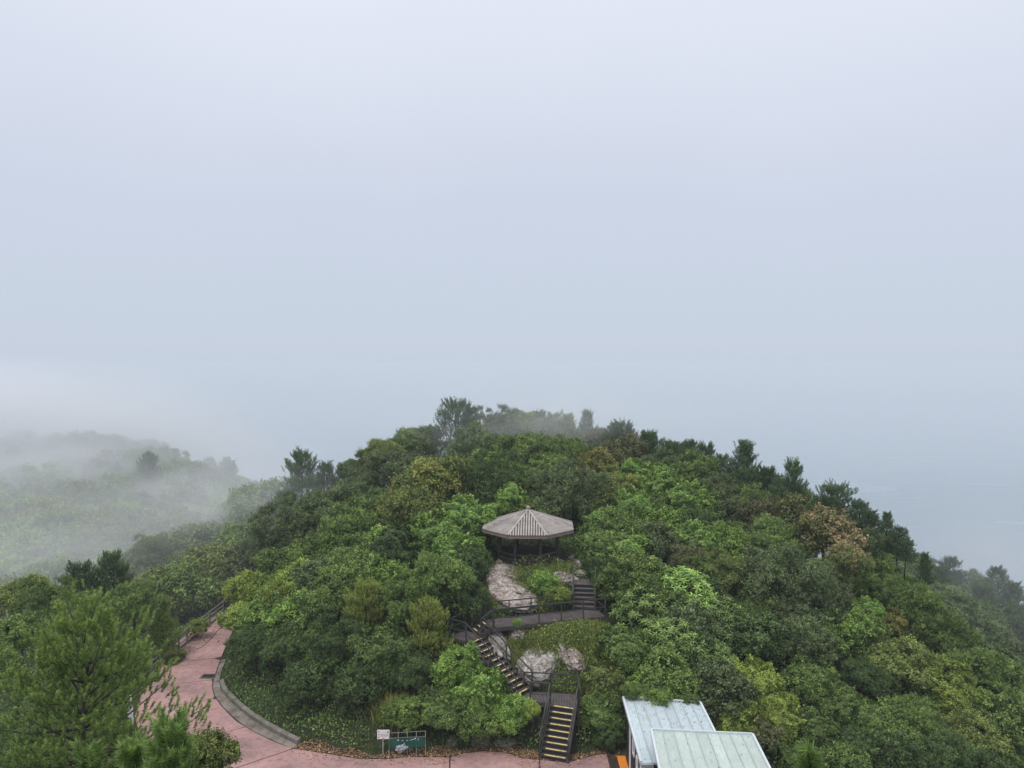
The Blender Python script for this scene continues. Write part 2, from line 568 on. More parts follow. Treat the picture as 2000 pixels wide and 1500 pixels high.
L['olive'] = leaf_mat('leaf_olive', [(0, (0.034, 0.050, 0.016)), (0.5, (0.090, 0.122, 0.034)), (1, (0.175, 0.21, 0.062))])
L['lime'] = leaf_mat('leaf_yellow_green', [(0, (0.038, 0.066, 0.018)), (0.45, (0.105, 0.158, 0.034)), (0.8, (0.19, 0.255, 0.055)), (1, (0.29, 0.345, 0.08))])
L['limevine'] = leaf_mat('leaf_lime_vine', [(0, (0.055, 0.080, 0.018)), (0.45, (0.115, 0.165, 0.032)), (0.8, (0.19, 0.245, 0.052)), (1, (0.28, 0.32, 0.08))])
L['yellow'] = leaf_mat('leaf_yellowing', [(0, (0.032, 0.056, 0.020)), (0.45, (0.090, 0.130, 0.034)), (0.75, (0.165, 0.190, 0.048)), (1, (0.27, 0.25, 0.07))])
L['gold'] = leaf_mat('leaf_gold', [(0, (0.036, 0.058, 0.022)), (0.5, (0.095, 0.125, 0.034)), (0.72, (0.20, 0.175, 0.045)), (1, (0.38, 0.28, 0.075))])
L['orange'] = leaf_mat('leaf_rusty', [(0, (0.032, 0.052, 0.020)), (0.48, (0.080, 0.112, 0.035)), (0.62, (0.15, 0.135, 0.058)), (0.85, (0.235, 0.175, 0.085)), (1, (0.31, 0.23, 0.125))])
L['brown'] = leaf_mat('leaf_brownish', [(0, (0.032, 0.042, 0.020)), (0.5, (0.075, 0.090, 0.038)), (1, (0.15, 0.14, 0.070))])
L['pine'] = leaf_mat('needle_dark_green', [(0, (0.016, 0.034, 0.018)), (0.5, (0.040, 0.074, 0.032)), (1, (0.085, 0.13, 0.050))], trans=0.2)
L['pine_olive'] = leaf_mat('needle_olive', [(0, (0.040, 0.055, 0.018)), (0.5, (0.105, 0.138, 0.032)), (1, (0.21, 0.24, 0.055))], trans=0.25)
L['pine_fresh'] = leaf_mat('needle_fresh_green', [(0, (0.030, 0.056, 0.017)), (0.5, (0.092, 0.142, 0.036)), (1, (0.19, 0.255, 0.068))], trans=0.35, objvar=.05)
L['pine_bright'] = leaf_mat('needle_bright_green', [(0, (0.026, 0.056, 0.018)), (0.5, (0.070, 0.124, 0.032)), (1, (0.15, 0.215, 0.060))], trans=0.3)
L['grass'] = leaf_mat('grass_blade', [(0, (0.060, 0.085, 0.022)), (0.5, (0.150, 0.175, 0.040)), (1, (0.30, 0.28, 0.085))])
L['litter'] = leaf_mat('dead_leaf', [(0, (0.060, 0.035, 0.022)), (0.5, (0.150, 0.085, 0.050)), (0.85, (0.27, 0.16, 0.085)), (1, (0.36, 0.30, 0.12))], trans=0.05)

# ------------------------------------------------------------------ ground shape
#  (x, y, z) of bare ground, measured from the photograph
CP = [(0, -15, 0), (-12, 5, 0), (12, 5, -1), (-6, 18, 0), (6, 18, 0), (0, 27, 0), (0, 33, 0), (5.5, 33, -0.1), (9, 32, -0.4), (-8, 33, 0),
      (-16, 18, -1.5), (-28, 25, -4), (-40, 20, -9), (-60, 20, -18), (16, 18, -3), (28, 22, -7), (50, 20, -20),
      (-13, 38, 0), (-18, 44, 0), (-21, 50, 0), (-23, 55, -0.2), (-23, 62, -0.8), (-20, 40, -0.3), (-24, 46, -0.6), (-26, 52, -1.2), (-30, 46, -3.5),
      (-38, 44, -6), (-50, 40, -12), (-34, 58, -4), (-36, 68, -5),
      # bank and knoll
      (-12.5, 43.5, 0.9), (-9, 38.8, 0.9), (-8, 41, 2.2), (-4, 37.8, 0.8), (-3.5, 40, 2.6), (0.6, 36.6, 0.1), (3.4, 36.4, 0.1),
      (1.6, 38.6, 1.3), (0, 39.6, 2.3), (2.7, 39.8, 2.8), (2.5, 41.3, 3.8), (4.6, 41.3, 3.6), (-2.5, 41.2, 3.7), (-3.4, 40.5, 3.3),
      (-1, 44, 4.6), (1, 43.2, 4.3), (2.5, 44.6, 4.9), (4.6, 44.2, 4.2), (5, 46.5, 5.3), (1, 47, 5.85), (1, 50.4, 6.0), (4, 50, 6.0), (-2, 50, 5.9), (1, 54, 6.1),
      (-10, 46, 3.6), (-14, 48.5, 2.2), (-12, 54, 4.0), (-18, 55, 1.0), (-18, 64, 2.0), (-20, 75, 4.5), (-14, 74, 6), (-6, 62, 6.6), (-6, 78, 8),
      (3, 66, 7.6), (3, 79, 9), (9, 76, 8.4), (14, 70, 7), (20, 63, 5), (25, 58, 3.0), (28, 54, 1), (29, 48, -0.8), (30, 43, -2.4),
      (8, 48, 4.2), (11.6, 43, 1.6), (7, 40, 1.6), (5.8, 37.2, 0.5), (9, 37, 0), (13, 36, -1.4), (17, 40, -0.6), (17, 50, 2.6), (13, 56, 4.8), (22, 33, -3.4), (22, 45, -0.4),
      # beyond the crest
      (0, 92, 6), (0, 104, -2), (0, 130, -16), (18, 88, -2), (-22, 92, -1), (36, 68, -8), (40, 52, -9), (42, 40, -10), (46, 80, -17), (28, 100, -20),
      # hills either side
      (-36, 84, -4.5), (-49, 85, -3), (-60, 100, -1), (-53, 120, -3.5), (-64, 132, 0.5), (-80, 120, 0), (-100, 110, 2), (-120, 130, 5), (-44, 128, -8.5), (-36, 132, -12), (-28, 112, -10),
      (-70, 70, -9), (-100, 60, -20), (-90, 90, -2), (-60, 155, -8), (-100, 160, 0), (-140, 200, -8),
      (52, 122, -12.5), (61, 118, -15), (74, 110, -19.5), (90, 100, -26), (60, 95, -22), (70, 140, -30), (52, 150, -28), (40, 120, -16), (32, 124, -18), (110, 110, -42),
      (0, 190, -50), (0, 280, -112), (80, 220, -80), (120, 180, -85), (180, 140, -112), (170, 60, -70), (120, 20, -45), (240, 60, -116), (-180, 260, -60), (-120, 320, -112), (-300, 200, -80), (-260, 60, -60), (-150, 20, -50),
      (120, 320, -118), (300, 200, -120), (300, 0, -110), (-320, 0, -70), (0, 420, -122), (-300, 420, -120), (300, 420, -124)]
_cp = np.array(CP, float)
_d = np.linalg.norm(_cp[:, None, :2] - _cp[None, :, :2], axis=2)
_n = len(_cp)
_A = np.zeros((_n + 3, _n + 3))
_A[:_n, :_n] = -_d
_A[:_n, _n], _A[:_n, _n + 1:] = 1, _cp[:, :2]
_A[_n, :_n], _A[_n + 1:, :_n] = 1, _cp[:, :2].T
_A[:_n, :_n] -= np.eye(_n) * 0.15
_w = np.linalg.solve(_A, np.concatenate([_cp[:, 2], [0, 0, 0]]))

# path: stations (left edge px, right edge px) on the level ground
_PL = [(430, 1560), (372, 1500), (283, 1443), (262, 1400), (268, 1375), (283, 1340), (306, 1300), (343, 1258), (368, 1236), (398, 1216), (425, 1200), (452, 1185)]
_PR = [(640, 1475), (572, 1464), (479, 1421), (440, 1387), (424, 1367), (417, 1353), (416, 1332), (423, 1312), (431, 1290), (442, 1262), (451, 1242), (462, 1222), (470, 1206), (484, 1190)]


def smooth(pts, n=4):
    """Catmull-Rom curve through the measured points"""
    P = [np.array(p, float) for p in pts]
    P = [2 * P[0] - P[1]] + P + [2 * P[-1] - P[-2]]
    out = []
    for i in range(1, len(P) - 2):
        for k in range(n):
            t = k / n
            a, b, c, d = P[i - 1:i + 3]
            out.append(.5 * (2 * b + (c - a) * t + (2 * a - 5 * b + 4 * c - d) * t * t + (3 * b - a - 3 * c + d) * t ** 3))
    return out + [P[-2]]


PATH_L = smooth([gp(x, y, 0) for x, y in _PL])
PATH_R = smooth([gp(x, y, 0) for x, y in _PR])
# near edge of the bank along the plaza (photo px), left to right
_PB = [(572, 1464), (640, 1473), (700, 1483), (760, 1483), (800, 1479), (879, 1480), (905, 1472), (940, 1468), (985, 1470), (1020, 1482), (1053, 1485), (1110, 1490), (1135, 1483), (1160, 1476), (1182, 1472)]
PLAZA_B = [gp(x, y, 0) for x, y in _PB]


def seg_dist(X, Y, pts):
    best = np.full(np.shape(X), 1e9)
    for a, b in zip(pts[:-1], pts[1:]):
        ax, ay, bx, by = a[0], a[1], b[0], b[1]
        l2 = (bx - ax) ** 2 + (by - ay) ** 2 + 1e-9
        t = np.clip(((X - ax) * (bx - ax) + (Y - ay) * (by - ay)) / l2, 0, 1)
        best = np.minimum(best, np.hypot(X - ax - t * (bx - ax), Y - ay - t * (by - ay)))
    return best


def in_poly(X, Y, poly):
    X, Y = np.asarray(X, float), np.asarray(Y, float)
    ins = np.zeros(X.shape, bool)
    n = len(poly)
    for i in range(n):
        x1, y1, x2, y2 = poly[i][0], poly[i][1], poly[(i + 1) % n][0], poly[(i + 1) % n][1]
        c = ((y1 > Y) != (y2 > Y)) & (X < (x2 - x1) * (Y - y1) / (y2 - y1 + 1e-12) + x1)
        ins ^= c
    return ins


PATH_POLY = [p[:2] for p in PATH_L] + [p[:2] for p in PATH_R][::-1]
PLAZA_POLY = [p[:2] for p in PLAZA_B] + [(4.9, 30), (5, 22), (-9, 22), (PATH_L[4][0], PATH_L[4][1] - 3), tuple(PATH_L[4][:2])]


def ground(x, y):
    x, y = np.asarray(x, float), np.asarray(y, float)
    sh = x.shape
    xf, yf = x.ravel(), y.ravel()
    r = np.hypot(xf[:, None] - _cp[None, :, 0], yf[:, None] - _cp[None, :, 1])
    z = -r @ _w[:_n] + _w[_n] + xf * _w[_n + 1] + yf * _w[_n + 2]
    # gentle unevenness
    z = z + 0.12 * np.sin(xf * 0.9 + 1.3 * np.sin(yf * 0.5)) * np.cos(yf * 0.8 + 0.7 * np.sin(xf * 0.6))
    flat = in_poly(xf, yf, PATH_POLY) | in_poly(xf, yf, PLAZA_POLY)
    dist = np.minimum(seg_dist(xf, yf, PATH_L), np.minimum(seg_dist(xf, yf, PATH_R), seg_dist(xf, yf, PLAZA_B)))
    k = np.where(flat, 0.0, np.clip(dist / 1.6, 0, 1))
    k = k * k * (3 - 2 * k)
    z = z * k + (-0.05) * (1 - k)
    return z.reshape(sh)


TIMBER = [([gp(1081.5, 1486, 0.03), gp(1101, 1378, 1.9)], .9, .35), ([gp(1018, 1360, 1.9), gp(1128, 1366, 1.9)], 1.3, .45), ([gp(1024, 1356, 1.9), gp(926, 1247, 4.0)], .9, .4),
          ([gp(926, 1247, 4.0), gp(895, 1232, 4.0)], 1.0, .4), ([gp(963, 1215, 4.45), gp(1182, 1193, 4.45)], 1.0, .45), ([gp(1147, 1185, 4.45), gp(1141, 1139, 5.65)], .9, .4)]
_ground0 = ground


def ground(x, y):
    z = _ground0(x, y)
    x, y = np.asarray(x, float), np.asarray(y, float)
    for (a, c), hw, drop in TIMBER:
        dx, dy = c[0] - a[0], c[1] - a[1]
        t = np.clip(((x - a[0]) * dx + (y - a[1]) * dy) / (dx * dx + dy * dy), 0, 1)
        d = np.hypot(x - a[0] - t * dx, y - a[1] - t * dy)
        cap = a[2] + (c[2] - a[2]) * t - drop + np.clip(d - hw, 0, None) * 1.1
        z = np.minimum(z, np.maximum(cap, np.minimum(z, -.05)))
    return z


def gz(x, y):
    return float(ground(np.array([x]), np.array([y]))[0])


_xs = np.unique(np.concatenate([np.arange(-340, -70, 9), np.arange(-70, -26, 3), np.arange(-26, 34, 0.5), np.arange(34, 80, 3), np.arange(80, 341, 9)]))
_ys = np.unique(np.concatenate([np.arange(-60, 12, 9), np.arange(12, 30, 2), np.arange(30, 60, 0.5), np.arange(60, 150, 3), np.arange(150, 451, 10)]))
_gx, _gy = np.meshgrid(_xs, _ys)
_gzv = ground(_gx, _gy)
_nx, _ny = len(_xs), len(_ys)
_idx = np.arange(_nx * _ny).reshape(_ny, _nx)
_q = np.stack([_idx[:-1, :-1], _idx[:-1, 1:], _idx[1:, 1:], _idx[1:, :-1]], -1).reshape(-1, 4)
ter = link('terrain', np_mesh('terrain', np.stack([_gx, _gy, _gzv], -1).reshape(-1, 3), _q, [M['earth']], smooth=True))
tag(ter, 'wooded hill ground under the trees', kind='structure')

SEA_Z = -108.0
sea = link('sea', np_mesh('sea', [(-6000, -6000, SEA_Z), (6000, -6000, SEA_Z), (6000, 6000, SEA_Z), (-6000, 6000, SEA_Z)], np.array([[0, 1, 2, 3]]), [M['water']]))
tag(sea, 'pale grey blue sea below the hill', kind='structure')

# ------------------------------------------------------------------ the pink path: slabs with open joints over a dark bed
path = link('path', None)
path.empty_display_size = 0.3
tag(path, kind='structure')


def lerp(a, b, t):
    return a + (b - a) * t


def poly_at(pts, y):
    """x on a polyline at world y"""
    best = None
    for a, b in zip(pts[:-1], pts[1:]):
        if (a[1] - y) * (b[1] - y) <= 0 and abs(a[1] - b[1]) > 1e-6:
            t = (y - a[1]) / (b[1] - a[1])
            best = a[0] + (b[0] - a[0]) * t
    return best


# joint lines across the path (left px, right px), from the far end to the near end
JOINTS = [((425, 1199), (470, 1206)), ((390, 1222), (455, 1232)), ((362, 1243), (449, 1249)), ((308, 1298), (418, 1287)), ((279, 1344), (414, 1329)), ((262, 1392), (417, 1366)), ((283, 1468), (481, 1421)), ((430, 1512), (574, 1463))]
jw = [(gp(*a, 0), gp(*b, 0)) for a, b in JOINTS]


def between(pts, a, b):
    """vertices of polyline pts strictly between the points a and b along it (by nearest arc position)"""
    P = np.array([p[:2] for p in pts])
    cum = np.concatenate([[0], np.cumsum(np.linalg.norm(np.diff(P, axis=0), axis=1))])

    def arc(q):
        best, arcv = 1e9, 0
        for i in range(len(P) - 1):
            d = P[i + 1] - P[i]
            t = np.clip(np.dot(q[:2] - P[i], d) / np.dot(d, d), 0, 1)
            e_ = np.linalg.norm(P[i] + d * t - q[:2])
            if e_ < best: best, arcv = e_, cum[i] + t * np.linalg.norm(d)
        return arcv
    sa, sb = arc(np.asarray(a)), arc(np.asarray(b))
    idx = [i for i in range(len(P)) if min(sa, sb) + 0.15 < cum[i] < max(sa, sb) - 0.15]
    idx = idx if sa < sb else idx[::-1]
    return [P[i] for i in idx]


def slab(poly, gap=0.065, z=0.035):
    """slab shrunk by the joint gap, thin rounded edge not needed at this size"""
    P = [np.array(p[:2], float) for p in poly]
    c = sum(P) / len(P)
    n = len(P)
    area = sum(P[i][0] * P[(i + 1) % n][1] - P[(i + 1) % n][0] * P[i][1] for i in range(n))
    if area < 0: P = P[::-1]
    Q = []
    for i in range(n):
        a, b, d = P[i - 1], P[i], P[(i + 1) % n]
        e1, e2 = (b - a) / (np.linalg.norm(b - a) + 1e-9), (d - b) / (np.linalg.norm(d - b) + 1e-9)
        n1, n2 = np.array([-e1[1], e1[0]]), np.array([-e2[1], e2[0]])
        m = n1 + n2
        m = m / max(0.4, np.dot(m, m)) * 2
        Q.append(b + m * gap * 0.5)
    mb = MB().prism([tuple(q) for q in Q], -0.03, z)
    mb.build('slab', M['path'], path)


rs = random.Random(4)
bedm = surf_mat('joint_dirt', [(0.3, (0.03, 0.022, 0.02)), (0.7, (0.07, 0.05, 0.045))], scale=4)
bed = [p[:2] for p in PATH_L] + [p[:2] for p in PATH_R][::-1]
link('bed', np_mesh('bed', [(q[0], q[1], -0.012) for q in bed], np.array([list(range(len(bed)))[::-1]]), [bedm]), path)
for i in range(len(jw) - 1):
    (l0, r0), (l1, r1) = jw[i], jw[i + 1]
    left = between(PATH_L, l0, l1)
    right = between(PATH_R, r1, r0)
    slab([l0] + left + [l1, r1] + right + [r0], z=0.035 + rs.uniform(-.004, .004))
# plaza slabs in front of the bank, cut where the photograph shows joints
pj = [(jw[-1][0], jw[-1][1]), (gp(893, 1508, 0), gp(879, 1480, 0)), (gp(1058, 1502, 0), gp(1053, 1485, 0)), None]
edge = PLAZA_B


def plaza_slab(a0, b0, a1, b1, mids):
    slab([a0, a1, b1] + mids + [b0], z=0.035 + rs.uniform(-.004, .004))


yN = 24.0
p0 = np.array([-9.0, yN, 0])
s1a, s1b = np.array([gp(893, 1508, 0)[0] + 0.35, yN, 0]), edge[5]
s2a, s2b = np.array([gp(1058, 1502, 0)[0] + 0.15, yN, 0]), edge[10]
slab([jw[-1][0], np.array([PATH_L[0][0] + .4, yN, 0]), s1a, s1b] + [edge[i] for i in (4, 3, 2, 1)] + [jw[-1][1]])
slab([s1a, s2a, s2b] + [edge[i] for i in (9, 8, 7, 6)] + [s1b])
slab([s2a, np.array([4.72, yN, 0]), np.array([4.72, edge[14][1], 0]), edge[13], edge[12], edge[11], s2b])

# gutter strip and low kerb wall on the bank side of the bend
GUT = [(432, 1290), (424, 1312), (417, 1332), (417, 1352), (424, 1366), (440, 1386), (479, 1420), (530, 1446), (572, 1464)]
GUT_IN = [(442, 1290), (433, 1312), (429, 1330), (430, 1344), (436, 1357), (453, 1376), (491, 1408), (537, 1436), (580, 1458)]
ga = smooth([gp(x, y, 0.0) for x, y in GUT], 2)
gb = smooth([gp(x, y, 0.0) for x, y in GUT_IN], 2)
gut = tag(link('gutter', None), kind='structure')
for i in range(len(ga) - 1):
    for k in range(1):
        t0, t1 = k + .008, (k + 1) - .008
        P = [lerp(ga[i], ga[i + 1], t0), lerp(ga[i], ga[i + 1], t1), lerp(gb[i], gb[i + 1], t1), lerp(gb[i], gb[i + 1], t0)]
        MB().prism([p[:2] for p in P], -0.03, [0.055, 0.055, 0.10, 0.10]).build('concrete_strip', M['concrete'], gut)
kw = thing('kerb_wall', 'low mossy concrete kerb wall curving along the bend of the pink path', 'kerb wall', V(gb[5]))
for i in range(5, len(gb) - 1):
    a, b = gb[i], gb[i + 1]
    d = (b - a)[:2]
    nrm = np.array([d[1], -d[0]])
    nrm = nrm / np.linalg.norm(nrm)
    if nrm[1] < 0: nrm = -nrm
    a, b = a + np.append(nrm, 0) * .02, b + np.append(nrm, 0) * .02
    P = [a[:2], (b + (a - b) * .012)[:2], (b + (a - b) * .012)[:2] + nrm * .22, a[:2] + nrm * .22]
    MB().prism(P, -0.05, [0.30, 0.30, 0.34, 0.34]).build('kerb_block', M['kerb'], kw, bevel=0.02)

# drain grate beside the kerb
g0 = gp(410, 1322.5, 0)
gr = thing('drain_grate', 'rusty iron drain grate set across the path beside the kerb', 'drain grate', (g0[0], g0[1], 0.03), rz=0.06)
wx, wy = 1.0, 0.62
for dx, dy, sx_, sy_ in ((0, wy / 2, wx, .07), (0, -wy / 2, wx, .07), (-wx / 2, 0, .07, wy - .072), (wx / 2, 0, .07, wy - .072)):
    MB().box((g0[0] + dx, g0[1] + dy, 0.045), (sx_, sy_, .05)).build('frame', M['concrete'], gr)
MB().box((g0[0], g0[1], 0.0385), (wx - .08, wy - .08, .004)).build('pit_dark', M['black'], gr)  # black sheet under the bars stands for the unlit pit
for k in range(11):
    MB().box((g0[0] - wx / 2 + .085 + k * .083, g0[1], 0.052), (.03, wy - .08, .022)).build('grate_bar', M['grate'], gr)

# rail fence on the outer side of the path, running down the slope
F0, F1 = gp(296, 1312, 0.0), gp(436, 1199, 0.0)
fe = thing('rail_fence', 'pale three rail fence following the outer edge of the pink path', 'fence', V(F0))
nf = 9
fd = F1 - F0
for k in range(nf + 1):
    p = F0 + fd * (k / nf)
    MB().box((p[0], p[1], 0.45), (.1, .1, 1.1)).build('post', M['fence'], fe)
for k in range(nf):
    a, b = F0 + fd * ((k + .02) / nf), F0 + fd * ((k + .98) / nf)
    for hz, hh in ((0.94, .07), (0.64, .06), (0.34, .06)):
        MB().bar((a[0], a[1], hz), (b[0], b[1], hz), .05, hh).build('rail', M['fence'], fe)
    MB().bar((a[0], a[1], 0.06), (b[0], b[1], 0.06), .14, .16).build('base_beam', M['concrete'], fe)


# ------------------------------------------------------------------ stairs, landings, boardwalk
def rail_run(parent, pts, h=1.0, mids=(0.5,), posts=True, rw=.055, ph=None, every=1.6, skip_first=False, skip_last=False):
    """posts and rails along deck points (world), rails at h and at the fractions of it"""
    pts = [Vector(p) for p in pts]
    for i in range(len(pts) - 1):
        a, b = pts[i], pts[i + 1]
        for f in (1.0,) + tuple(mids):
            z = Vector((0, 0, h * f))
            MB().bar(a + z, b + z, rw if f == 1 else rw * .75, rw if f == 1 else rw * .75).build('rail', M['rail'], parent)
    if posts:
        done = []
        for i in range(len(pts) - 1):
            a, b = pts[i], pts[i + 1]
            n = max(1, round((b - a).length / every))
            for k in range(n + 1):
                p = a.lerp(b, k / n)
                if any((p - q).length < .3 for q in done): continue
                if skip_first and i == 0 and k == 0: continue
                if skip_last and i == len(pts) - 2 and k == n: continue
                done.append(p)
                MB().box((p.x, p.y, p.z + h / 2 - .1), (.075, .075, h + .2)).build('post', M['rail'], parent)


def flight(name, label, A, B, width, n, yellow=True, tread_mat='timber', strip=(0.14, 0.94), rail_h=1.0, top_tread=False):
    """open timber stair from the foot A to the head B (centre line)"""
    A, B = Vector(A), Vector(B)
    t = thing(name, label, 'staircase', A)
    d = Vector((B.x - A.x, B.y - A.y, 0))
    run, rise = d.length / n, (B.z - A.z) / n
    d.normalize()
    s = Vector((d.y, -d.x, 0))                       # to the right when going up
    for sg in (-1, 1):
        o = s * (sg * (width / 2 + .035))
        MB().bar(A + o + Vector((0, 0, -.02)), B + o + Vector((0, 0, -.02)) - d * .0, .06, .26).build('stringer', M['timber'], t)
    for k in range(n):
        z = A.z + rise * (k + 1)
        c = A + d * (run * (k + .5))
        c.z = z - .025
        tr = MB().bar(c - s * (width / 2), c + s * (width / 2), run + .05, .05).build('tread', M[tread_mat], t)
        cr_ = c - d * (run / 2 - .01)
        cr_.z = z - rise / 2 - .03
        MB().bar(cr_ - s * (width / 2 - .01), cr_ + s * (width / 2 - .01), .02, rise - .06).build('riser', M['black'], t)
        if yellow:
            e0, e1 = strip
            ce = c - d * (run / 2 - .022)
            ce.z = z + .006
            st = MB().bar(ce - s * (width / 2) + s * (width * e0), ce - s * (width / 2) + s * (width * e1), .085, .02)
            o_ = st.build('nosing_strip', M['yellow'], tr)
    return t, d, s, run, rise


def planks(parent, quad, along, w=.13, gap=.018, th=.04, mat='deck'):
    """deck boards filling the quad (a, b, c, d: a-b near edge, d-c far edge), boards laid from near to far, side by side from a to b"""
    a, b, c, d = [np.array(p, float) for p in quad]
    n = max(2, int(round(np.linalg.norm(b - a) / (w + gap))))
    g = gap / np.linalg.norm(b - a) / 2
    rr = random.Random(n)
    for k in range(n):
        t0, t1 = k / n + g, (k + 1) / n - g
        P = [lerp(a, b, t0), lerp(a, b, t1), lerp(d, c, t1), lerp(d, c, t0)]
        dz = rr.uniform(-.004, .004)
        MB().prism([p[:2] for p in P], [p[2] - th + dz for p in P], [p[2] + dz for p in P]).build('plank', M[mat], parent)


Z1, Z2, Z3, Z4 = 1.9, 4.0, 4.45, 5.65
foot = gp(1081.5, 1486, 0.03)
head = gp(1101, 1378, Z1)
SW = 1.28
st1, d1, s1, run1, rise1 = flight('staircase', 'lowest dark timber staircase with nine yellow nosings rising from the pink path', foot, head, SW, 9)
for sg in (-1, 1):
    o = s1 * (sg * (SW / 2 + .07))
    a, b = Vector(foot) + o, Vector(head) + o
    rail_run(st1, [a + Vector((0, 0, .05)), b + Vector((0, 0, .0))], h=1.0, mids=(0.45,), every=3)
# landing one
l1 = thing('landing', 'lower timber landing in front of the big pale boulder', 'landing', V(head))
LA, LB = V(head) - s1 * (SW / 2 + .07) + d1 * .03, V(head) + s1 * (SW / 2 + .12) + d1 * .03
LL = V(gp(1036, 1370, Z1))
LD, LC = V(gp(1014, 1351, Z1)), V(gp(1128, 1356, Z1))
LA2 = V(gp(1077, 1353.6, Z1))
planks(l1, [LA, LB, LC, LA2], None)
planks(l1, [LL, LA - s1 * .02, LA2 - s1 * .02, LD], None)
MB().bar(LL + Vector((0, 0, -.13)), LB + Vector((0, 0, -.13)), .06, .16).build('edge_beam', M['timber'], l1)
MB().bar(LB + Vector((.03, 0, -.13)), LC + Vector((.03, 0, -.13)), .06, .16).build('edge_beam', M['timber'], l1)
for p in (LL, LA, LB, LC, LD):
    z0 = gz(p.x, p.y) - .3
    MB().box((p.x, p.y, (z0 + p.z - .05) / 2), (.12, .12, p.z - .05 - z0)).build('support_post', M['timber'], l1)
rail_run(l1, [LC + Vector((0, .0, 0)), LD + Vector((.25, .1, 0))], mids=(.5,), every=1.7)
rail_run(l1, [LB + d1 * .05, LC], mids=(.5,), every=1.7, skip_last=True)
rail_run(l1, [LL, LA], mids=(.42,), every=1.7)
# middle flight
mf = V(gp(1024, 1356, Z1))
mh = V(gp(926, 1247, Z2))
st2, d2, s2, run2, rise2 = flight('staircase', 'middle staircase climbing left between the vine bank and the boulders', mf, mh, 1.15, 11, strip=(0.1, 0.72))
for sg in (-1, 1):
    o = s2 * (sg * (1.15 / 2 + .07))
    rail_run(st2, [mf + o, mh + o], h=1.0, mids=(0.5,), every=1.9)
# landing two
l2 = thing('landing', 'upper timber landing tucked under the dark trees at the turn of the stairs', 'landing', mh)
a_ = mh + s2 * .62
b_ = mh - s2 * .62
QA, QB, QC, QD = b_ + d2 * 1.25 , b_ + d2 * .02, a_ + d2 * .02, a_ + d2 * 1.25
planks(l2, [QA, QB, QC, QD], None)
MB().bar(QA + Vector((0, 0, -.13)), QB + Vector((0, 0, -.13)), .06, .16).build('edge_beam', M['timber'], l2)
for p in (QA, QB, QC, QD):
    z0 = gz(p.x, p.y) - .3
    MB().box((p.x, p.y, (z0 + p.z - .05) / 2), (.12, .12, p.z - .05 - z0)).build('support_post', M['timber'], l2)
rail_run(l2, [QB, QA, QD], mids=(.5,), every=1.5)
# boardwalk
b0, b1 = V(gp(963, 1226, Z3)), V(gp(1182, 1203, Z3))
bd = (b1 - b0).normalized()
bn = Vector((-bd.y, bd.x, 0))
bw = thing('boardwalk', 'dark timber boardwalk with railings crossing below the pavilion', 'boardwalk', b0)
c1, c0 = b1 + bn * 1.35, b0 + bn * 1.35
planks(bw, [b0, b1, c1, c0], None, w=.15, gap=.022)
MB().bar(b0 + Vector((0, 0, -.14)), b1 + Vector((0, 0, -.14)), .06, .18).build('edge_beam', M['timber'], bw)
MB().bar(c0 + Vector((0, 0, -.14)), c1 + Vector((0, 0, -.14)), .06, .18).build('edge_beam', M['timber'], bw)
MB().bar(b1 + bd * .04 + Vector((0, 0, -.14)), c1 + bd * .04 + Vector((0, 0, -.14)), .06, .18).build('edge_beam', M['timber'], bw)
for k in range(5):
    for q in (0.03, 1.32):
        p = b0.lerp(b1, k / 4) + bn * q
        z0 = gz(p.x, p.y) - .3
        MB().box((p.x, p.y, (z0 + p.z - .05) / 2), (.12, .12, max(.1, p.z - .05 - z0))).build('support_post', M['timber'], bw)
rail_run(bw, [b0 + bn * .03, b1 + bn * .03, ], mids=(.5,), every=1.3)
rail_run(bw, [c0, c0.lerp(c1, .79)], mids=(.5,), every=1.35)
rail_run(bw, [b1 + bn * .05, c1], mids=(.5,), every=1.4, skip_first=True)
# short steps between landing two and the boardwalk
sh0, sh1 = QC.lerp(QD, .3), b0.lerp(c0, .5) - bd * .02
st3, d3, s3, _, _ = flight('staircase', 'short run of steps from the upper landing up to the boardwalk', sh0, sh1, 1.15, 3, yellow=True, strip=(.1, .5))
for sg in (-1, 1):
    o = s3 * (sg * .64)
    rail_run(st3, [sh0 + o, sh1 + o], h=1.0, mids=(.5,), every=3)
# upper flight
uf, uh = V(gp(1147, 1190, Z3)), V(gp(1141, 1139, Z4))
uf = c0.lerp(c1, .885)
uh2 = uf + (uh - uf)
st4, d4, s4, _, _ = flight('staircase', 'highest staircase of bare grey treads climbing to the rocks beside the pavilion', uf, uh, 1.2, 6, yellow=False, tread_mat='timber_grey')
for sg in (-1, 1):
    o = s4 * (sg * .67)
    rail_run(st4, [uf + o, uh + o, uh + o + Vector((0, 1.0, 0))], h=.95, mids=(.5,), every=1.5)
planks(st4, [uh - s4 * .6 + Vector((0, .01, 0)), uh + s4 * .6 + Vector((0, .01, 0)), uh + s4 * .6 + Vector((0, .9, 0)), uh - s4 * .6 + Vector((0, .9, 0))], None, mat='timber_grey')

# ------------------------------------------------------------------ pavilion
GC = Vector((1.08, 50.4, 0))
GZ = 6.02
pv = thing('pavilion', 'octagonal timber pavilion with grey ribbed roof standing on the rocky knoll', 'pavilion', (GC.x, GC.y, GZ))
ROT = math.radians(-2.0)


def oc(R, k, z, off=22.5):
    a = math.radians(off + 45 * k) + ROT
    return Vector((GC.x + R * math.cos(a), GC.y + R * math.sin(a), z))


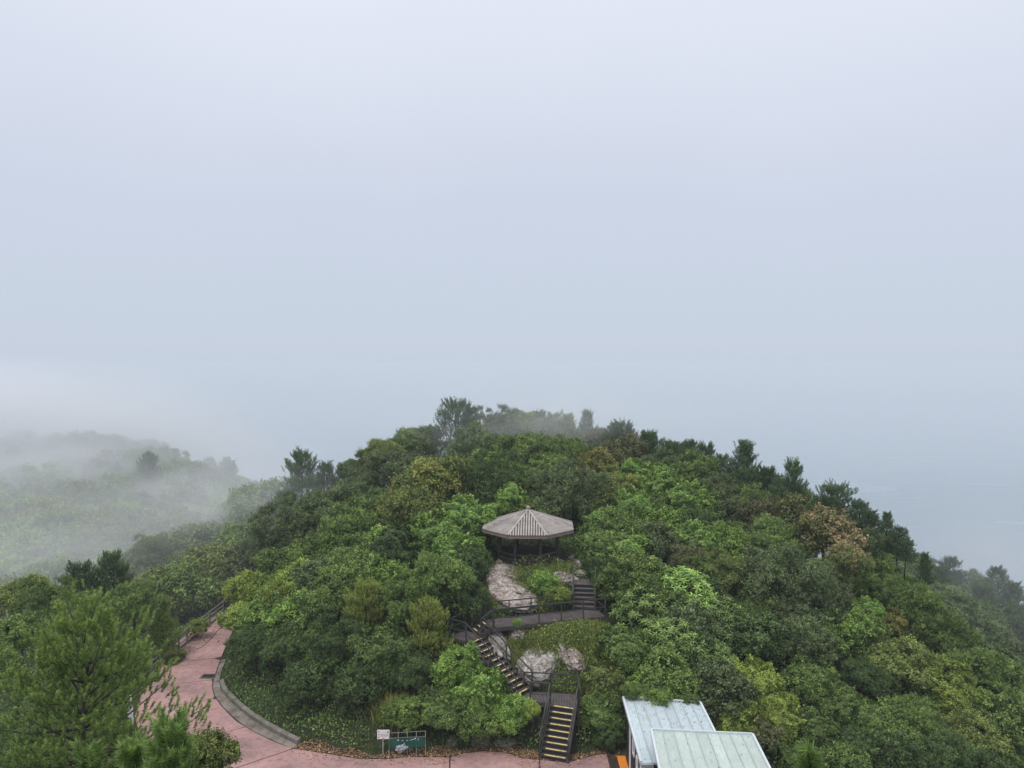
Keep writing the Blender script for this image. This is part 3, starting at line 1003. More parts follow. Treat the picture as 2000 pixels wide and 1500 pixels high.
RR, RP = 3.22, 2.08
ZE, ZA = 8.14, 9.2
MB().prism([oc(RP + .08, k, 0)[:2] for k in range(8)], GZ - .3, GZ + .28).build('base', M['timber_brown'], pv)
MB().prism([oc(RP + .02, k, 0)[:2] for k in range(8)], GZ + .281, GZ + .32).build('floor', M['timber_brown'], pv)
for k in range(8):
    p = oc(RP, k, 0)
    MB().box((p.x, p.y, (GZ - .1 + ZE + .05) / 2), (.16, .16, ZE + .05 - GZ + .1), rz=math.radians(22.5 + 45 * k) + ROT).build('post', M['timber'], pv)
for k in range(8):
    # ceiling beam between posts and the lattice under it
    a, b = oc(RP, k, ZE - .06), oc(RP, k + 1, ZE - .06)
    a2, b2 = a.lerp(b, .06), a.lerp(b, .94)
    MB().bar(a2, b2, .1, .16).build('beam', M['timber'], pv)
    lat = MB()
    z_ = Vector((0, 0, -.34))
    lat.bar(a2 + z_, b2 + z_, .045, .045)
    for q in range(1, 8):
        p = a2.lerp(b2, q / 8)
        lat.bar(p + Vector((0, 0, -.08)), p + z_ + Vector((0, 0, .02)), .03)
    lat.build('lattice', M['timber'], pv)
    if k == 1: continue                                # entrance at the back
    for hz in (.66, .36):
        z_ = Vector((0, 0, GZ + hz - ZE + .06))
        MB().bar(a2 + z_, b2 + z_, .07, .07 if hz > .5 else .05).build('rail', M['timber_grey'], pv)
    for q in range(1, 6):
        p = a2.lerp(b2, q / 6)
        MB().bar((p.x, p.y, GZ + .38), (p.x, p.y, GZ + .63), .045).build('baluster', M['timber'], pv)
    # bench board inside
    ia, ib = oc(RP - .36, k, GZ + .5), oc(RP - .36, k + 1, GZ + .5)
    MB().bar(ia, ib, .34, .05).build('bench_board', M['timber_brown'], pv)
roof_apex = Vector((GC.x, GC.y, ZA))
for k in range(8):
    a, b = oc(RR, k, ZE), oc(RR, k + 1, ZE)
    mb = MB()
    up = Vector((0, 0, .05))
    mb.add([a, b, roof_apex, a + up, b + up, roof_apex + up], [[0, 2, 1], [3, 4, 5], [0, 1, 4, 3], [1, 2, 5, 4], [2, 0, 3, 5]])
    nr = 15
    m_ = (a + b) / 2
    dn = (roof_apex - m_)
    nrm = (b - a).cross(dn).normalized()
    if nrm.z < 0: nrm = -nrm
    for q in range(1, nr):
        t_ = q / nr
        foot_ = a.lerp(b, t_)
        # rib runs square to the eave up to the hip
        frac = min(t_, 1 - t_) * 2
        top_ = foot_ + dn * frac
        if (top_ - foot_).length < .12: continue
        mb.bar(foot_ + up + nrm * .02, top_ + up + nrm * .02, .085, .08, up=nrm)
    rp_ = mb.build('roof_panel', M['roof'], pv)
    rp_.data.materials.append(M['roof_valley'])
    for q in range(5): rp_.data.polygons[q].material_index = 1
    MB().bar(a + Vector((0, 0, .10)), roof_apex + Vector((0, 0, .10)), .12, .08).build('hip_ridge', M['roof'], pv)
    ea, eb = oc(RR - .03, k, ZE - .055), oc(RR - .03, k + 1, ZE - .055)
    MB().bar(ea, eb, .05, .17).build('fascia', M['fascia'], pv)
    # underside boarding
    sa, sb, sc, sd = oc(RR - .07, k, ZE - .03), oc(RR - .07, k + 1, ZE - .03), oc(.2, k + 1, ZE + .30), oc(.2, k, ZE + .30)
    MB().add([sa, sb, sc, sd], [[0, 1, 2, 3]]).build('soffit', M['timber_brown'], pv)
fin = MB()
fin.tube([(GC.x, GC.y, ZA + .02), (GC.x, GC.y, ZA + .12), (GC.x, GC.y, ZA + .13), (GC.x, GC.y, ZA + .20), (GC.x, GC.y, ZA + .21), (GC.x, GC.y, ZA + .30), (GC.x, GC.y, ZA + .36)], [.20, .16, .08, .08, .14, .10, .02], n=10)
fin.build('finial', M['roof'], pv)

# ------------------------------------------------------------------ rocks
def noise3(P, seed, octs=4):
    rg = np.random.default_rng(seed)
    out = np.zeros(len(P))
    amp, fr = 1.0, 1.0
    for _ in range(octs):
        for _k in range(3):
            k = rg.normal(size=3)
            k = k / np.linalg.norm(k) * fr * 2.2
            out += amp * np.sin(P @ k + rg.uniform(0, 6.28)) / 3
        amp *= .55
        fr *= 1.95
    return out


def ico(sub):
    import bmesh
    bm = bmesh.new()
    bmesh.ops.create_icosphere(bm, subdivisions=sub, radius=1)
    v = np.array([x.co for x in bm.verts])
    f = np.array([[q.index for q in p.verts] for p in bm.faces])
    bm.free()
    return v, f


_IV, _IF = ico(5)


def unit_(v):
    return v / (np.linalg.norm(v, axis=-1, keepdims=True) + 1e-9)


ROCK_UP = -.08


def boulder(px, py, z, size, rz, mat, label, seed, tilt=(0, 0), sink=0.25, name='boulder'):
    """size = (width, depth, height); stands on the ground at a measured spot"""
    t = np.arange(28, 80, .05)
    Q = CAMP + ray(px, py) * t[:, None]
    k = np.nonzero(Q[:, 2] <= ground(Q[:, 0], Q[:, 1]) + size[2] * ROCK_UP)[0]
    c = Q[k[0]] if len(k) else gp(px, py, z)
    v = _IV.copy()
    n = noise3(v * 1.3, seed)
    # squarish, layered stone
    v = np.sign(v) * np.abs(v) ** 0.72
    n2 = noise3(v * 3.1 + seed, seed + 3)
    v = v * (1 + .15 * n - .07 * np.abs(n2))[:, None]
    lay = np.round(v[:, 2] * 5.5 + n * 1.6) / 5.5
    v[:, 2] = v[:, 2] * .55 + lay * .45
    v[:, :2] *= (1 + .06 * np.sin(lay * 11 + seed) + .04 * n2)[:, None]
    v += noise3(v * 7.5, seed + 8, 3)[:, None] * .035 * unit_(v)
    v = v * (np.array(size) / 2)
    me = np_mesh(name, v, _IF, [M[mat]])
    o = link(name, me, None, (c[0], c[1], c[2]))
    o.rotation_euler = (math.radians(tilt[0]), math.radians(tilt[1]), math.radians(rz))
    return tag(o, label, 'rock')


boulder(1000, 1148, 5.0, (2.9, 4.4, 1.0), 14, 'rock_pink', 'broad pinkish rock slab sloping down in front of the pavilion', 3, tilt=(16, 6))
boulder(1098, 1132, 5.35, (1.8, 1.5, .7), 30, 'rock_pink', 'flat pinkish rock between the pavilion and the highest staircase', 8, tilt=(12, 0))
boulder(1132, 1101, 5.9, (1.3, 1.5, .8), 20, 'rock', 'pale layered rock at the top of the highest staircase', 11, tilt=(12, 0))
boulder(1130, 1122, 5.6, (1.0, .8, .5), -20, 'rock', 'low pale rock just above the top tread of the highest staircase', 12)
boulder(976, 1102, 6.1, (.55, .5, .7), 10, 'rock', 'small upright stone at the left foot of the pavilion', 21)
boulder(1094, 1104, 6.05, (.5, .5, .6), 30, 'rock', 'small stone at the right foot of the pavilion', 22)
boulder(970, 1262, 3.3, (1.0, 2.1, 1.1), 22, 'rock', 'narrow pale boulder beside the middle staircase railing', 31, tilt=(28, 0))
boulder(1010, 1240, 3.85, (1.1, 1.0, .8), -10, 'rock', 'small pale rock just under the boardwalk edge', 32, tilt=(15, 0))
boulder(1050, 1302, 2.55, (2.1, 2.3, 1.25), -18, 'rock', 'large layered pale boulder above the lower landing', 33, tilt=(25, 6))
boulder(1115, 1284, 2.75, (1.2, 2.2, .8), 32, 'rock_pink', 'smooth pinkish boulder right of the large layered boulder', 34, tilt=(28, 10))
boulder(938, 1447, .35, (1.1, .7, .8), 4, 'rock_moss', 'mossy squared stone in the bank above the pink path', 41)
boulder(985, 1452, .3, (1.2, .7, .6), -6, 'rock_moss', 'half hidden mossy stone nearer the lowest staircase', 42)
boulder(884, 1450, .3, (.7, .6, .6), 8, 'rock_moss', 'small mossy stone farthest from the lowest staircase', 43)
boulder(612, 940, 6.3, (2.6, 1.4, 1.3), 10, 'rock', 'pale rock showing beside the misty pines on the crest', 51)
boulder(572, 950, 5.0, (2.0, 1.2, 1.3), -10, 'rock', 'smaller pale rock lower on the misty crest', 52)

# ------------------------------------------------------------------ shelter with two metal roofs
sh = thing('shelter', 'small shelter with pale standing seam metal roofs at two levels beside the path', 'shelter', (7.2, 32.0, -.1))


def metal_roof(corners, nseam, matname, parent, th=.09):
    """corners: near-left, near-right, far-right, far-left (world); panels with raised seams and edge trim"""
    a, b, c, d = [np.array(x, float) for x in corners]
    nrm = np.cross(b - a, d - a)
    nrm /= np.linalg.norm(nrm)
    up = Vector(nrm)
    for k in range(nseam):
        t0, t1 = k / nseam, (k + 1) / nseam
        P = [lerp(a, b, t0), lerp(a, b, t1), lerp(d, c, t1), lerp(d, c, t0)]
        mb = MB()
        vs = [p - nrm * th for p in P] + [p for p in P]
        mb.add(vs, [[3, 2, 1, 0], [4, 5, 6, 7], [0, 1, 5, 4], [2, 3, 7, 6]])
        mb.build('roof_panel', M[matname], parent)
    for k in range(1, nseam):
        p, q = lerp(a, b, k / nseam), lerp(d, c, k / nseam)
        MB().bar(p + nrm * .018, q + nrm * .018, .035, .04, up=up).build('roof_seam', M['roof_seam'], parent)
    for p, q in ((a, d), (b, c)):
        MB().bar(p + nrm * .0, q + nrm * .0, .09, .17, up=up).build('edge_trim', M['roof_trim'], parent)
    dd = (d - a) / np.linalg.norm(d - a)
    MB().bar(d + dd * .03, c + dd * .03, .06, .17, up=up).build('edge_trim', M['roof_trim'], parent)


ra = [gp(1252, 1490, 2.62), gp(1412, 1483, 2.62), gp(1368, 1374, 2.95), gp(1217, 1363, 2.95)]
ra[1] = np.array([ra[2][0] + .05, ra[0][1] + .1, 2.62])
metal_roof(ra, 8, 'roof_blue', sh)
tl, tr = gp(1272, 1427, 3.35), gp(1470, 1436, 3.35)
bl = np.array([tl[0] - .45, tl[1] - 6.0, 3.2])
br = np.array([tr[0] - .35, tr[1] - 6.0, 3.2])
metal_roof([bl, br, tr, tl], 9, 'roof_green', sh)
MB().bar(ra[0] + np.array([0, -.06, -.08]), np.array([bl[0] + .3, ra[0][1] - .06, 2.54]), .12, .14).build('gutter', M['steel'], sh)
# walls and posts under the roofs
xw = ra[0][0] + .22
yw0, yw1 = ra[0][1] + .3, ra[3][1] - .35
MB().box((xw, (yw0 + yw1) / 2, 1.15), (.08, yw1 - yw0, 2.5)).build('wall', M['black'], sh)
MB().box((xw - .06, yw1 - 1.15, 1.2), (.10, .10, 2.7)).build('post', M['white'], sh)
MB().box((xw - .06, yw0 + .05, 1.2), (.10, .10, 2.7)).build('post', M['white'], sh)
MB().box((ra[2][0] - .25, ra[2][1] - .4, 1.2), (.12, .12, 2.9)).build('post', M['steel'], sh)
MB().box(((xw + ra[2][0]) / 2, yw1 + .02, 1.15), (ra[2][0] - xw - .3, .08, 2.5)).build('wall', M['timber_brown'], sh)
for x_ in (tl[0] + .3, tr[0] - .5):
    for y_ in (tl[1] - .4, tl[1] - 5.3):
        MB().box((x_, y_, 1.5), (.14, .14, 3.4)).build('post', M['steel'], sh)
# white outlined shapes on the dark side wall
for (yc, zc, wy_, wz_) in ((yw1 - 2.05, 1.75, .42, .62), (yw1 - 3.0, 1.55, .34, .5), (yw0 + .55, 1.6, .45, .6)):
    fr = MB()
    for dy, dz, a_s, b_s in ((0, wz_ / 2, wy_, .09), (0, -wz_ / 2, wy_, .09), (wy_ / 2, 0, .09, wz_ - .092), (-wy_ / 2, 0, .09, wz_ - .092)):
        fr.box((xw - .06, yc + dy, zc + dz), (.04, a_s, b_s))
    fr.build('white_frame', M['white'], sh)

# dark deck beside the shelter with an orange board on it
dk0, dk1 = gp(1183, 1466, .06), gp(1236, 1462, .06)
deckx0, deckx1, decky1 = dk0[0], xw - .16, dk0[1]
dk = thing('timber_deck', 'dark brown timber deck between the pink path and the shelter', 'deck', (deckx0, decky1, 0))
npl = 7
pw = (deckx1 - deckx0) / npl
for k in range(npl):
    MB().box((deckx0 + (k + .5) * pw, decky1 - 3.2, .06), (pw - .02, 6.4, .08)).build('plank', M['timber_brown'], dk)
o0 = gp(1212, 1478, .1)
ob = MB().box((o0[0] + .02, o0[1] - 1.5, .125), (.40, 3.0, .05)).build('orange_board', M['orange'])
tag(ob, 'bright orange board lying on the dark timber deck', 'board')

# ------------------------------------------------------------------ white notice, green banner fence
n0 = gp(749, 1462, .35)
no = thing('notice_sign', 'white notice board on a thin post at the foot of the bank', 'sign', (n0[0], n0[1], gz(n0[0], n0[1])))
zc = gp(749, 1434.5, 0)[2]
d_ = n0[1]
Zs = CAM_H - d_ * math.tan(math.radians(PITCH) + math.atan((1434.5 - 750) / FPX))
MB().box((n0[0] - .03, d_ + .04, (Zs + .1) / 2 - .05), (.05, .05, Zs + .1)).build('post', M['steel'], no)
panel = MB().box((n0[0], d_, Zs), (.60, .03, .44)).build('panel', M['white'], no)
rp = random.Random(2)
pr = MB()
for (x, z, w_, h_) in ((-.22, .14, .045, .07), (.22, .13, .05, .09), (-.22, 0, .045, .06), (-.22, -.13, .045, .06), (0, -.18, .12, .02)):
    pr.box((n0[0] + x, d_ - .018, Zs + z), (w_, .006, h_))
for k in range(3):
    x = -.12 + k * .075
    pr.box((n0[0] + x, d_ - .018, Zs + .01), (.05, .006, .018)).box((n0[0] + x + .015, d_ - .018, Zs - .02), (.014, .006, .05))
pr.build('print', M['ink'], panel)
pr = MB()
for k in range(6):
    x = -.13 + k * .062
    pr.box((n0[0] + x, d_ - .018, Zs - .065), (.042, .006, .015)).box((n0[0] + x - .012, d_ - .018, Zs - .085), (.012, .006, .03))
for dx, dz, a_s, b_s in ((.155, .035, .08, .014), (.155, -.03, .08, .014), (.195, .003, .014, .05), (.118, .003, .014, .05)):
    pr.box((n0[0] + dx, d_ - .018, Zs + dz), (a_s, .006, b_s))
pr.build('print', M['red'], panel)
hd = MB()
for k in range(8):
    hd.box((n0[0] - .15 + k * .042, d_ - .018, Zs + .13), (.028, .006, .035))
hd.build('print', flat_mat('pale_grey_print', (0.5, 0.5, 0.52)), panel)

f0, f1 = gp(760, 1466, .3), gp(831, 1457, .42)
bf = thing('banner_fence', 'low wire fence hung with a dark green printed banner beside the notice', 'banner fence', V(f0))
fdv = V(f1) - V(f0)
fdv.z = 0
fz0 = .3
for k in range(5):
    p = V(f0) + fdv * (k / 4)
    MB().bar((p.x, p.y, fz0 - .5), (p.x, p.y, fz0 + .88), .026).build('post', M['steel'], bf)
for hz in (.86, .60):
    MB().bar((f0[0], f0[1], fz0 + hz), (f0[0] + fdv.x, f0[1] + fdv.y, fz0 + hz), .018).build('wire', M['green_banner'] if hz > 5 else M['steel'], bf)
ban = MB()
nb = 24
vs, fs = [], []
for i in range(nb + 1):
    t_ = i / nb
    p = V(f0) + fdv * t_
    wob = .03 * math.sin(t_ * 21)
    for j, hz in enumerate((.06 + .05 * math.sin(t_ * 9), .33, .59)):
        vs.append((p.x, p.y - .03 + wob * (1 - j / 2), fz0 + hz))
for i in range(nb):
    for j in range(2):
        fs.append([i * 3 + j, (i + 1) * 3 + j, (i + 1) * 3 + j + 1, i * 3 + j + 1])
ban.add(vs, fs)
bo = ban.build('banner', M['green_banner'], bf, smooth=True)
pr = MB()
for (t0, t1, za, zb, hh) in ((.25, .262, .60, .64, .06), (.35, .40, .57, .585, .014), (.48, .52, .575, .58, .012), (.58, .72, .585, .64, .012), (.71, .74, .64, .67, .05), (.80, .81, .55, .66, .02)):
    p, q = V(f0) + fdv * t0, V(f0) + fdv * t1
    pr.bar((p.x, p.y - .075, fz0 + za - .10), (q.x, q.y - .075, fz0 + zb - .10), .012, hh)
pr.build('print', M['white'], bo)
# crumpled plastic sheet caught on the banner
v = _IV * np.array([.24, .04, .15])
v = v * (1 + .5 * noise3(_IV * 3.2, 77))[:, None]
p = V(f0) + fdv * .36
ps = link('plastic_sheet', np_mesh('plastic_sheet', v, _IF, [M['sheet']]), None, (p.x, p.y - .16, fz0 + .16))
ps.rotation_euler = (.1, -.35, math.atan2(fdv.y, fdv.x))
tag(ps, 'crumpled pale plastic sheet caught on the green banner', 'plastic sheet')

# sign seen edge-on left of the path
e0 = gp(262, 1436, 0)
es = thing('road_sign', 'narrow sign board seen edge on beside the pink path behind the big pine', 'sign', (e0[0], e0[1], -.1))
MB().bar((e0[0], e0[1], -.3), (e0[0] - .15, e0[1], 2.0), .07).build('post', M['white'], es)
MB().bar((e0[0] - .22, e0[1] + .05, .95), (e0[0] - .30, e0[1] + .05, 2.0), .05, .5, up=(0, 1, 0)).build('panel', M['black'], es)
MB().bar((e0[0] - .14, e0[1] - .02, .95), (e0[0] - .24, e0[1] - .02, 2.0), .035, .5, up=(0, 1, 0)).build('panel', M['white'], es)

# boat far out on the water
bp = gp(1316, 833, SEA_Z)
bt = thing('boat', 'tiny fishing boat fading into the sea haze right of the crest', 'boat', (bp[0], bp[1], SEA_Z))
hull = MB()
hl, hw = 9.0, 2.2
vs = [(bp[0] - hl, bp[1] - hw, SEA_Z - .4), (bp[0] + hl * .7, bp[1] - hw, SEA_Z - .4), (bp[0] + hl * 1.1, bp[1], SEA_Z - .4), (bp[0] + hl * .7, bp[1] + hw, SEA_Z - .4), (bp[0] - hl, bp[1] + hw, SEA_Z - .4)]
vs += [(x * 1.0, y, SEA_Z + (1.6 if i in (0, 1, 3, 4) else 2.6)) for i, (x, y, z) in enumerate(vs)]
hull.add(vs, [[4, 3, 2, 1, 0], [5, 6, 7, 8, 9]] + [[i, (i + 1) % 5, 5 + (i + 1) % 5, 5 + i] for i in range(5)])
hull.build('hull', M['black'], bt)
MB().box((bp[0] - 4, bp[1], SEA_Z + 3.1), (4.5, 3, 3)).build('cabin', M['white'], bt)
MB().bar((bp[0] + 2, bp[1], SEA_Z + 1.5), (bp[0] + 2, bp[1], SEA_Z + 8), .3).build('mast', M['black'], bt)

# ------------------------------------------------------------------ foliage meshes (shared between alike trees)
def unit(v):
    return v / (np.linalg.norm(v, axis=-1, keepdims=True) + 1e-9)


def leaf_quads(rg, P, Nn, ln, wd, droop=0.25, T=None, fold=0.2):
    """one folded leaf per point: base, side, tip, side"""
    n = len(P)
    if T is None:
        T = rg.normal(size=(n, 3))
    T = unit(T - Nn * np.sum(T * Nn, 1)[:, None])
    B = np.cross(Nn, T)
    ln = ln * rg.uniform(.7, 1.3, n)[:, None]
    wd = wd * rg.uniform(.75, 1.25, n)[:, None]
    v = np.empty((n, 4, 3))
    v[:, 0] = P - T * ln * .5
    v[:, 1] = P + B * wd * .5 + Nn * wd * fold
    v[:, 2] = P + T * ln * .5 - Nn * ln * droop
    v[:, 3] = P - B * wd * .5 + Nn * wd * fold
    return v.reshape(-1, 3)


def sphere_dirs(rg, n, zmin=-1.0):
    z = rg.uniform(zmin, 1, n)
    a = rg.uniform(0, 2 * math.pi, n)
    r = np.sqrt(1 - z * z)
    return np.stack([r * np.cos(a), r * np.sin(a), z], 1)


def fib_dirs(rg, n, zmin):
    i = np.arange(n) + .5
    z = 1 - (1 - zmin) * i / n
    a = i * 2.399963 + rg.uniform(0, 6.28)
    r = np.sqrt(np.maximum(0, 1 - z * z))
    d = np.stack([r * np.cos(a), r * np.sin(a), z], 1)
    return unit(d + rg.normal(size=(n, 3)) * .16)


def crown_broad(name, seed, R, aspect=.8, lobes=40, lobe_r=.30, leaves=300, ln=.14, wd=.085, zmin=-.35, up=.22, jit=.46, sprigs=12, droop=.25, shell=.30, irregular=.22, holes=.0):
    """crown of many leafy sub-clumps with gaps between; centre of the crown at the origin"""
    rg = np.random.default_rng(seed)
    D = fib_dirs(rg, lobes, zmin)
    rad = R * rg.uniform(.50, .90, lobes) * (1 + irregular * noise3(D * 1.2, seed + 5, 2))
    LC = D * rad[:, None] * np.array([1, 1, aspect])
    LR = R * lobe_r * rg.uniform(.65, 1.35, lobes)
    Pn, Nn, Vn = [], [], []
    K = 13                                              # leaves on one twig
    for i in range(lobes):
        m = max(4, int(leaves * (LR[i] / (R * lobe_r)) ** 2 / K))
        d = unit(sphere_dirs(rg, m) + D[i] * .75 + np.array([0, 0, .35]))
        rr = LR[i] * (.55 + .45 * rg.random(m) ** .6) * (1 + .25 * noise3(d * 2.2 + i, seed + i, 2))
        q0 = LC[i] + d * rr[:, None] * np.array([1, 1, .85])
        td = unit(d + np.array([0, 0, .45]) + rg.normal(size=(m, 3)) * .55)
        tl = LR[i] * rg.uniform(.25, .75, m)
        tt = rg.random((m, K))
        q = q0[:, None, :] + td[:, None, :] * (tt * tl[:, None])[..., None] + rg.normal(size=(m, K, 3)) * ln * .55
        nn = unit(d + np.array([0, 0, up]) + rg.normal(size=(m, 3)) * .45)
        nn = unit(nn[:, None, :] + rg.normal(size=(m, K, 3)) * jit)
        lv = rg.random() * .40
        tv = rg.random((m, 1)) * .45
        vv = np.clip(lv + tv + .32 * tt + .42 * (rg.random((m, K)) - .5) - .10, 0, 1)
        Pn.append(q.reshape(-1, 3))
        Nn.append(nn.reshape(-1, 3))
        Vn.append(vv.ravel())
    # inner leaves close the view through the middle, darker colour paints their shade
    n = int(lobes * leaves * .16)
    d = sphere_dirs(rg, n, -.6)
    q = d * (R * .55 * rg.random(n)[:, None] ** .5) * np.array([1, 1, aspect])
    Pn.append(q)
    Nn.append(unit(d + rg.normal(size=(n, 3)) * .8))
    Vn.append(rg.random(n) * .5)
    # sprigs that break the outline
    for k in range(sprigs):
        i = rg.integers(0, lobes)
        d0 = unit(D[i] + np.array([0, 0, .6]) + rg.normal(size=3) * .35)
        s = LC[i] + d0 * LR[i] * .8
        lnk = R * rg.uniform(.10, .24)
        n = 16
        t = rg.random(n)
        q = s + d0 * (t * lnk)[:, None] + rg.normal(size=(n, 3)) * ln * .35
        Pn.append(q)
        Nn.append(unit(rg.normal(size=(n, 3)) + np.array([0, 0, .8])))
        Vn.append(.5 + .5 * rg.random(n))
    P, Nv, Vv = np.concatenate(Pn), np.concatenate(Nn), np.concatenate(Vn)
    if holes:
        keep = noise3(P * (1.6 / R), seed + 9, 3) > -holes_cut(holes)
        P, Nv, Vv = P[keep], Nv[keep], Vv[keep]
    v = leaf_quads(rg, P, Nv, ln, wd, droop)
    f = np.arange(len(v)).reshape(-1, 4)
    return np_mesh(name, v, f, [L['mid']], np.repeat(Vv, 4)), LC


def holes_cut(h):
    return 1.0 - h


def crown_vine(name, seed, R, aspect=.8, n=9000, ln=.20, wd=.17, zmin=-.75, lump=.34):
    """a thicket smothered by a climbing vine: one lumpy skin of large overlapping leaves, with hanging curtains"""
    rg = np.random.default_rng(seed)
    d = sphere_dirs(rg, n, zmin)
    r = R * (.84 + lump * noise3(d * 2.2, seed, 4) + .12 * noise3(d * 6, seed + 2, 3)) * (1 - .10 * rg.random(n) ** 2)
    P = d * r[:, None] * np.array([1, 1, aspect])
    low = d[:, 2] < .15
    P[low, 2] -= R * .25 * rg.random(low.sum())
    Nn = unit(d + np.array([0, 0, .35]) + rg.normal(size=(n, 3)) * .36)
    T = np.array([0, 0, -1.0]) + rg.normal(size=(n, 3)) * .5
    lv = .5 + .5 * noise3(d * 3.2, seed + 7, 2)
    Vv = np.clip(.35 * lv + .55 * rg.random(n) + .1 * rg.normal(size=n), 0, 1)
    # lower layer so that no light leaks through, tinted darker as inner shade
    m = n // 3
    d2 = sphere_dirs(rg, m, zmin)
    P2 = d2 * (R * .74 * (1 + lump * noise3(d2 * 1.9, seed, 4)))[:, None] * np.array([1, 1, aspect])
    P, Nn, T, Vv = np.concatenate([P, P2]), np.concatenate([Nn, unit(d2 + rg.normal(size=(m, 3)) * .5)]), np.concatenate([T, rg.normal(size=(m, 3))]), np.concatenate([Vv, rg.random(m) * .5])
    # runners and shoots sticking out
    S = []
    for k in range(26):
        dd = unit(sphere_dirs(rg, 1, 0)[0])
        s = dd * R * np.array([1, 1, aspect]) * .9
        t = np.linspace(0, 1, 14)
        c = s + np.outer(t, unit(dd + np.array([0, 0, .7]) + rg.normal(size=3) * .5)) * R * rg.uniform(.08, .22)
        S.append(c + rg.normal(size=c.shape) * ln * .3)
    S = np.concatenate(S)
    P = np.concatenate([P, S])
    Nn = np.concatenate([Nn, unit(rg.normal(size=S.shape) + np.array([0, 0, 1.0]))])
    T = np.concatenate([T, rg.normal(size=S.shape)])
    Vv = np.concatenate([Vv, .5 + .5 * rg.random(len(S))])
    v = leaf_quads(rg, P, Nn, ln, wd, .18, T)
    return np_mesh(name, v, np.arange(len(v)).reshape(-1, 4), [L['bright']], np.repeat(Vv, 4)), d[:12] * R * .7


def crown_whorl(name, seed, R, aspect=.85, tiers=150, per=10, ln=.34, wd=.095):
    """rosettes of long drooping leaves held in layered plates"""
    rg = np.random.default_rng(seed)
    D = fib_dirs(rg, tiers, -.3)
    LC = D * (R * rg.uniform(.72, 1.0, tiers))[:, None] * np.array([1, 1, aspect])
    LC[:, 2] = np.round(LC[:, 2] / (R * .16)) * (R * .16) + rg.normal(size=tiers) * .04
    inner = sphere_dirs(rg, tiers // 2, -.4) * (R * rg.uniform(.3, .65, tiers // 2))[:, None] * np.array([1, 1, aspect])
    C_ = np.concatenate([LC, inner])
    P, Nn, T, Vv = [], [], [], []
    for i, c in enumerate(C_):
        ax = unit(np.array([0, 0, 1.0]) + (D[i] * .45 if i < tiers else 0) + rg.normal(size=3) * .2)
        k = per + rg.integers(-2, 3)
        a = np.arange(k) * 2.399 + rg.uniform(0, 6.28)
        u = unit(np.cross(ax, [1, .2, .1]))
        w_ = np.cross(ax, u)
        rd = np.cos(a)[:, None] * u + np.sin(a)[:, None] * w_
        el = np.linspace(.75, -.55, k)[:, None]                # young leaves upright, old ones hang
        t = unit(rd + ax * el)
        nn = unit(np.cross(np.cross(t, ax), t) )
        nn = np.where((nn @ ax)[:, None] < 0, -nn, nn)
        P.append(c + t * ln * .5 + ax * .02)
        Nn.append(nn)
        T.append(t)
        Vv.append(np.clip(np.linspace(1.05, .05, k) * rg.uniform(.55, 1.0) + rg.normal(size=k) * .08, 0, 1))
    P, Nn, T, Vv = map(np.concatenate, (P, Nn, T, Vv))
    v = leaf_quads(rg, P, Nn, ln, wd, .30, T, fold=.12)
    return np_mesh(name, v, np.arange(len(v)).reshape(-1, 4), [L['bright']], np.repeat(Vv, 4)), LC[:10] * .8


def trunk_mesh(name, seed, targets, R, base_r=.11, depth=1.0):
    """tapered trunk from z=-depth to the crown with limbs to the given points (crown centre at the origin)"""
    rg = random.Random(seed)
    mb = MB()
    top = Vector((0, 0, R * .25))
    pts = [Vector((0, 0, -depth)), Vector((rg.uniform(-.1, .1), rg.uniform(-.1, .1), -depth * .5)), Vector((rg.uniform(-.15, .15), rg.uniform(-.15, .15), -R * .35)), top]
    mb.tube(pts, [base_r * 1.3, base_r, base_r * .8, base_r * .4], 7)
    for q in targets:
        q = Vector([float(x) for x in q]) * rg.uniform(1.0, 1.42)
        s = Vector((0, 0, rg.uniform(-R * .55, R * .05)))
        mid = s.lerp(q, .5) + Vector((0, 0, -R * .06))
        mb.tube([s, mid, q], [base_r * .45, base_r * .28, base_r * .1], 5)
    return mb.mesh(name, M['bark'], smooth=True)


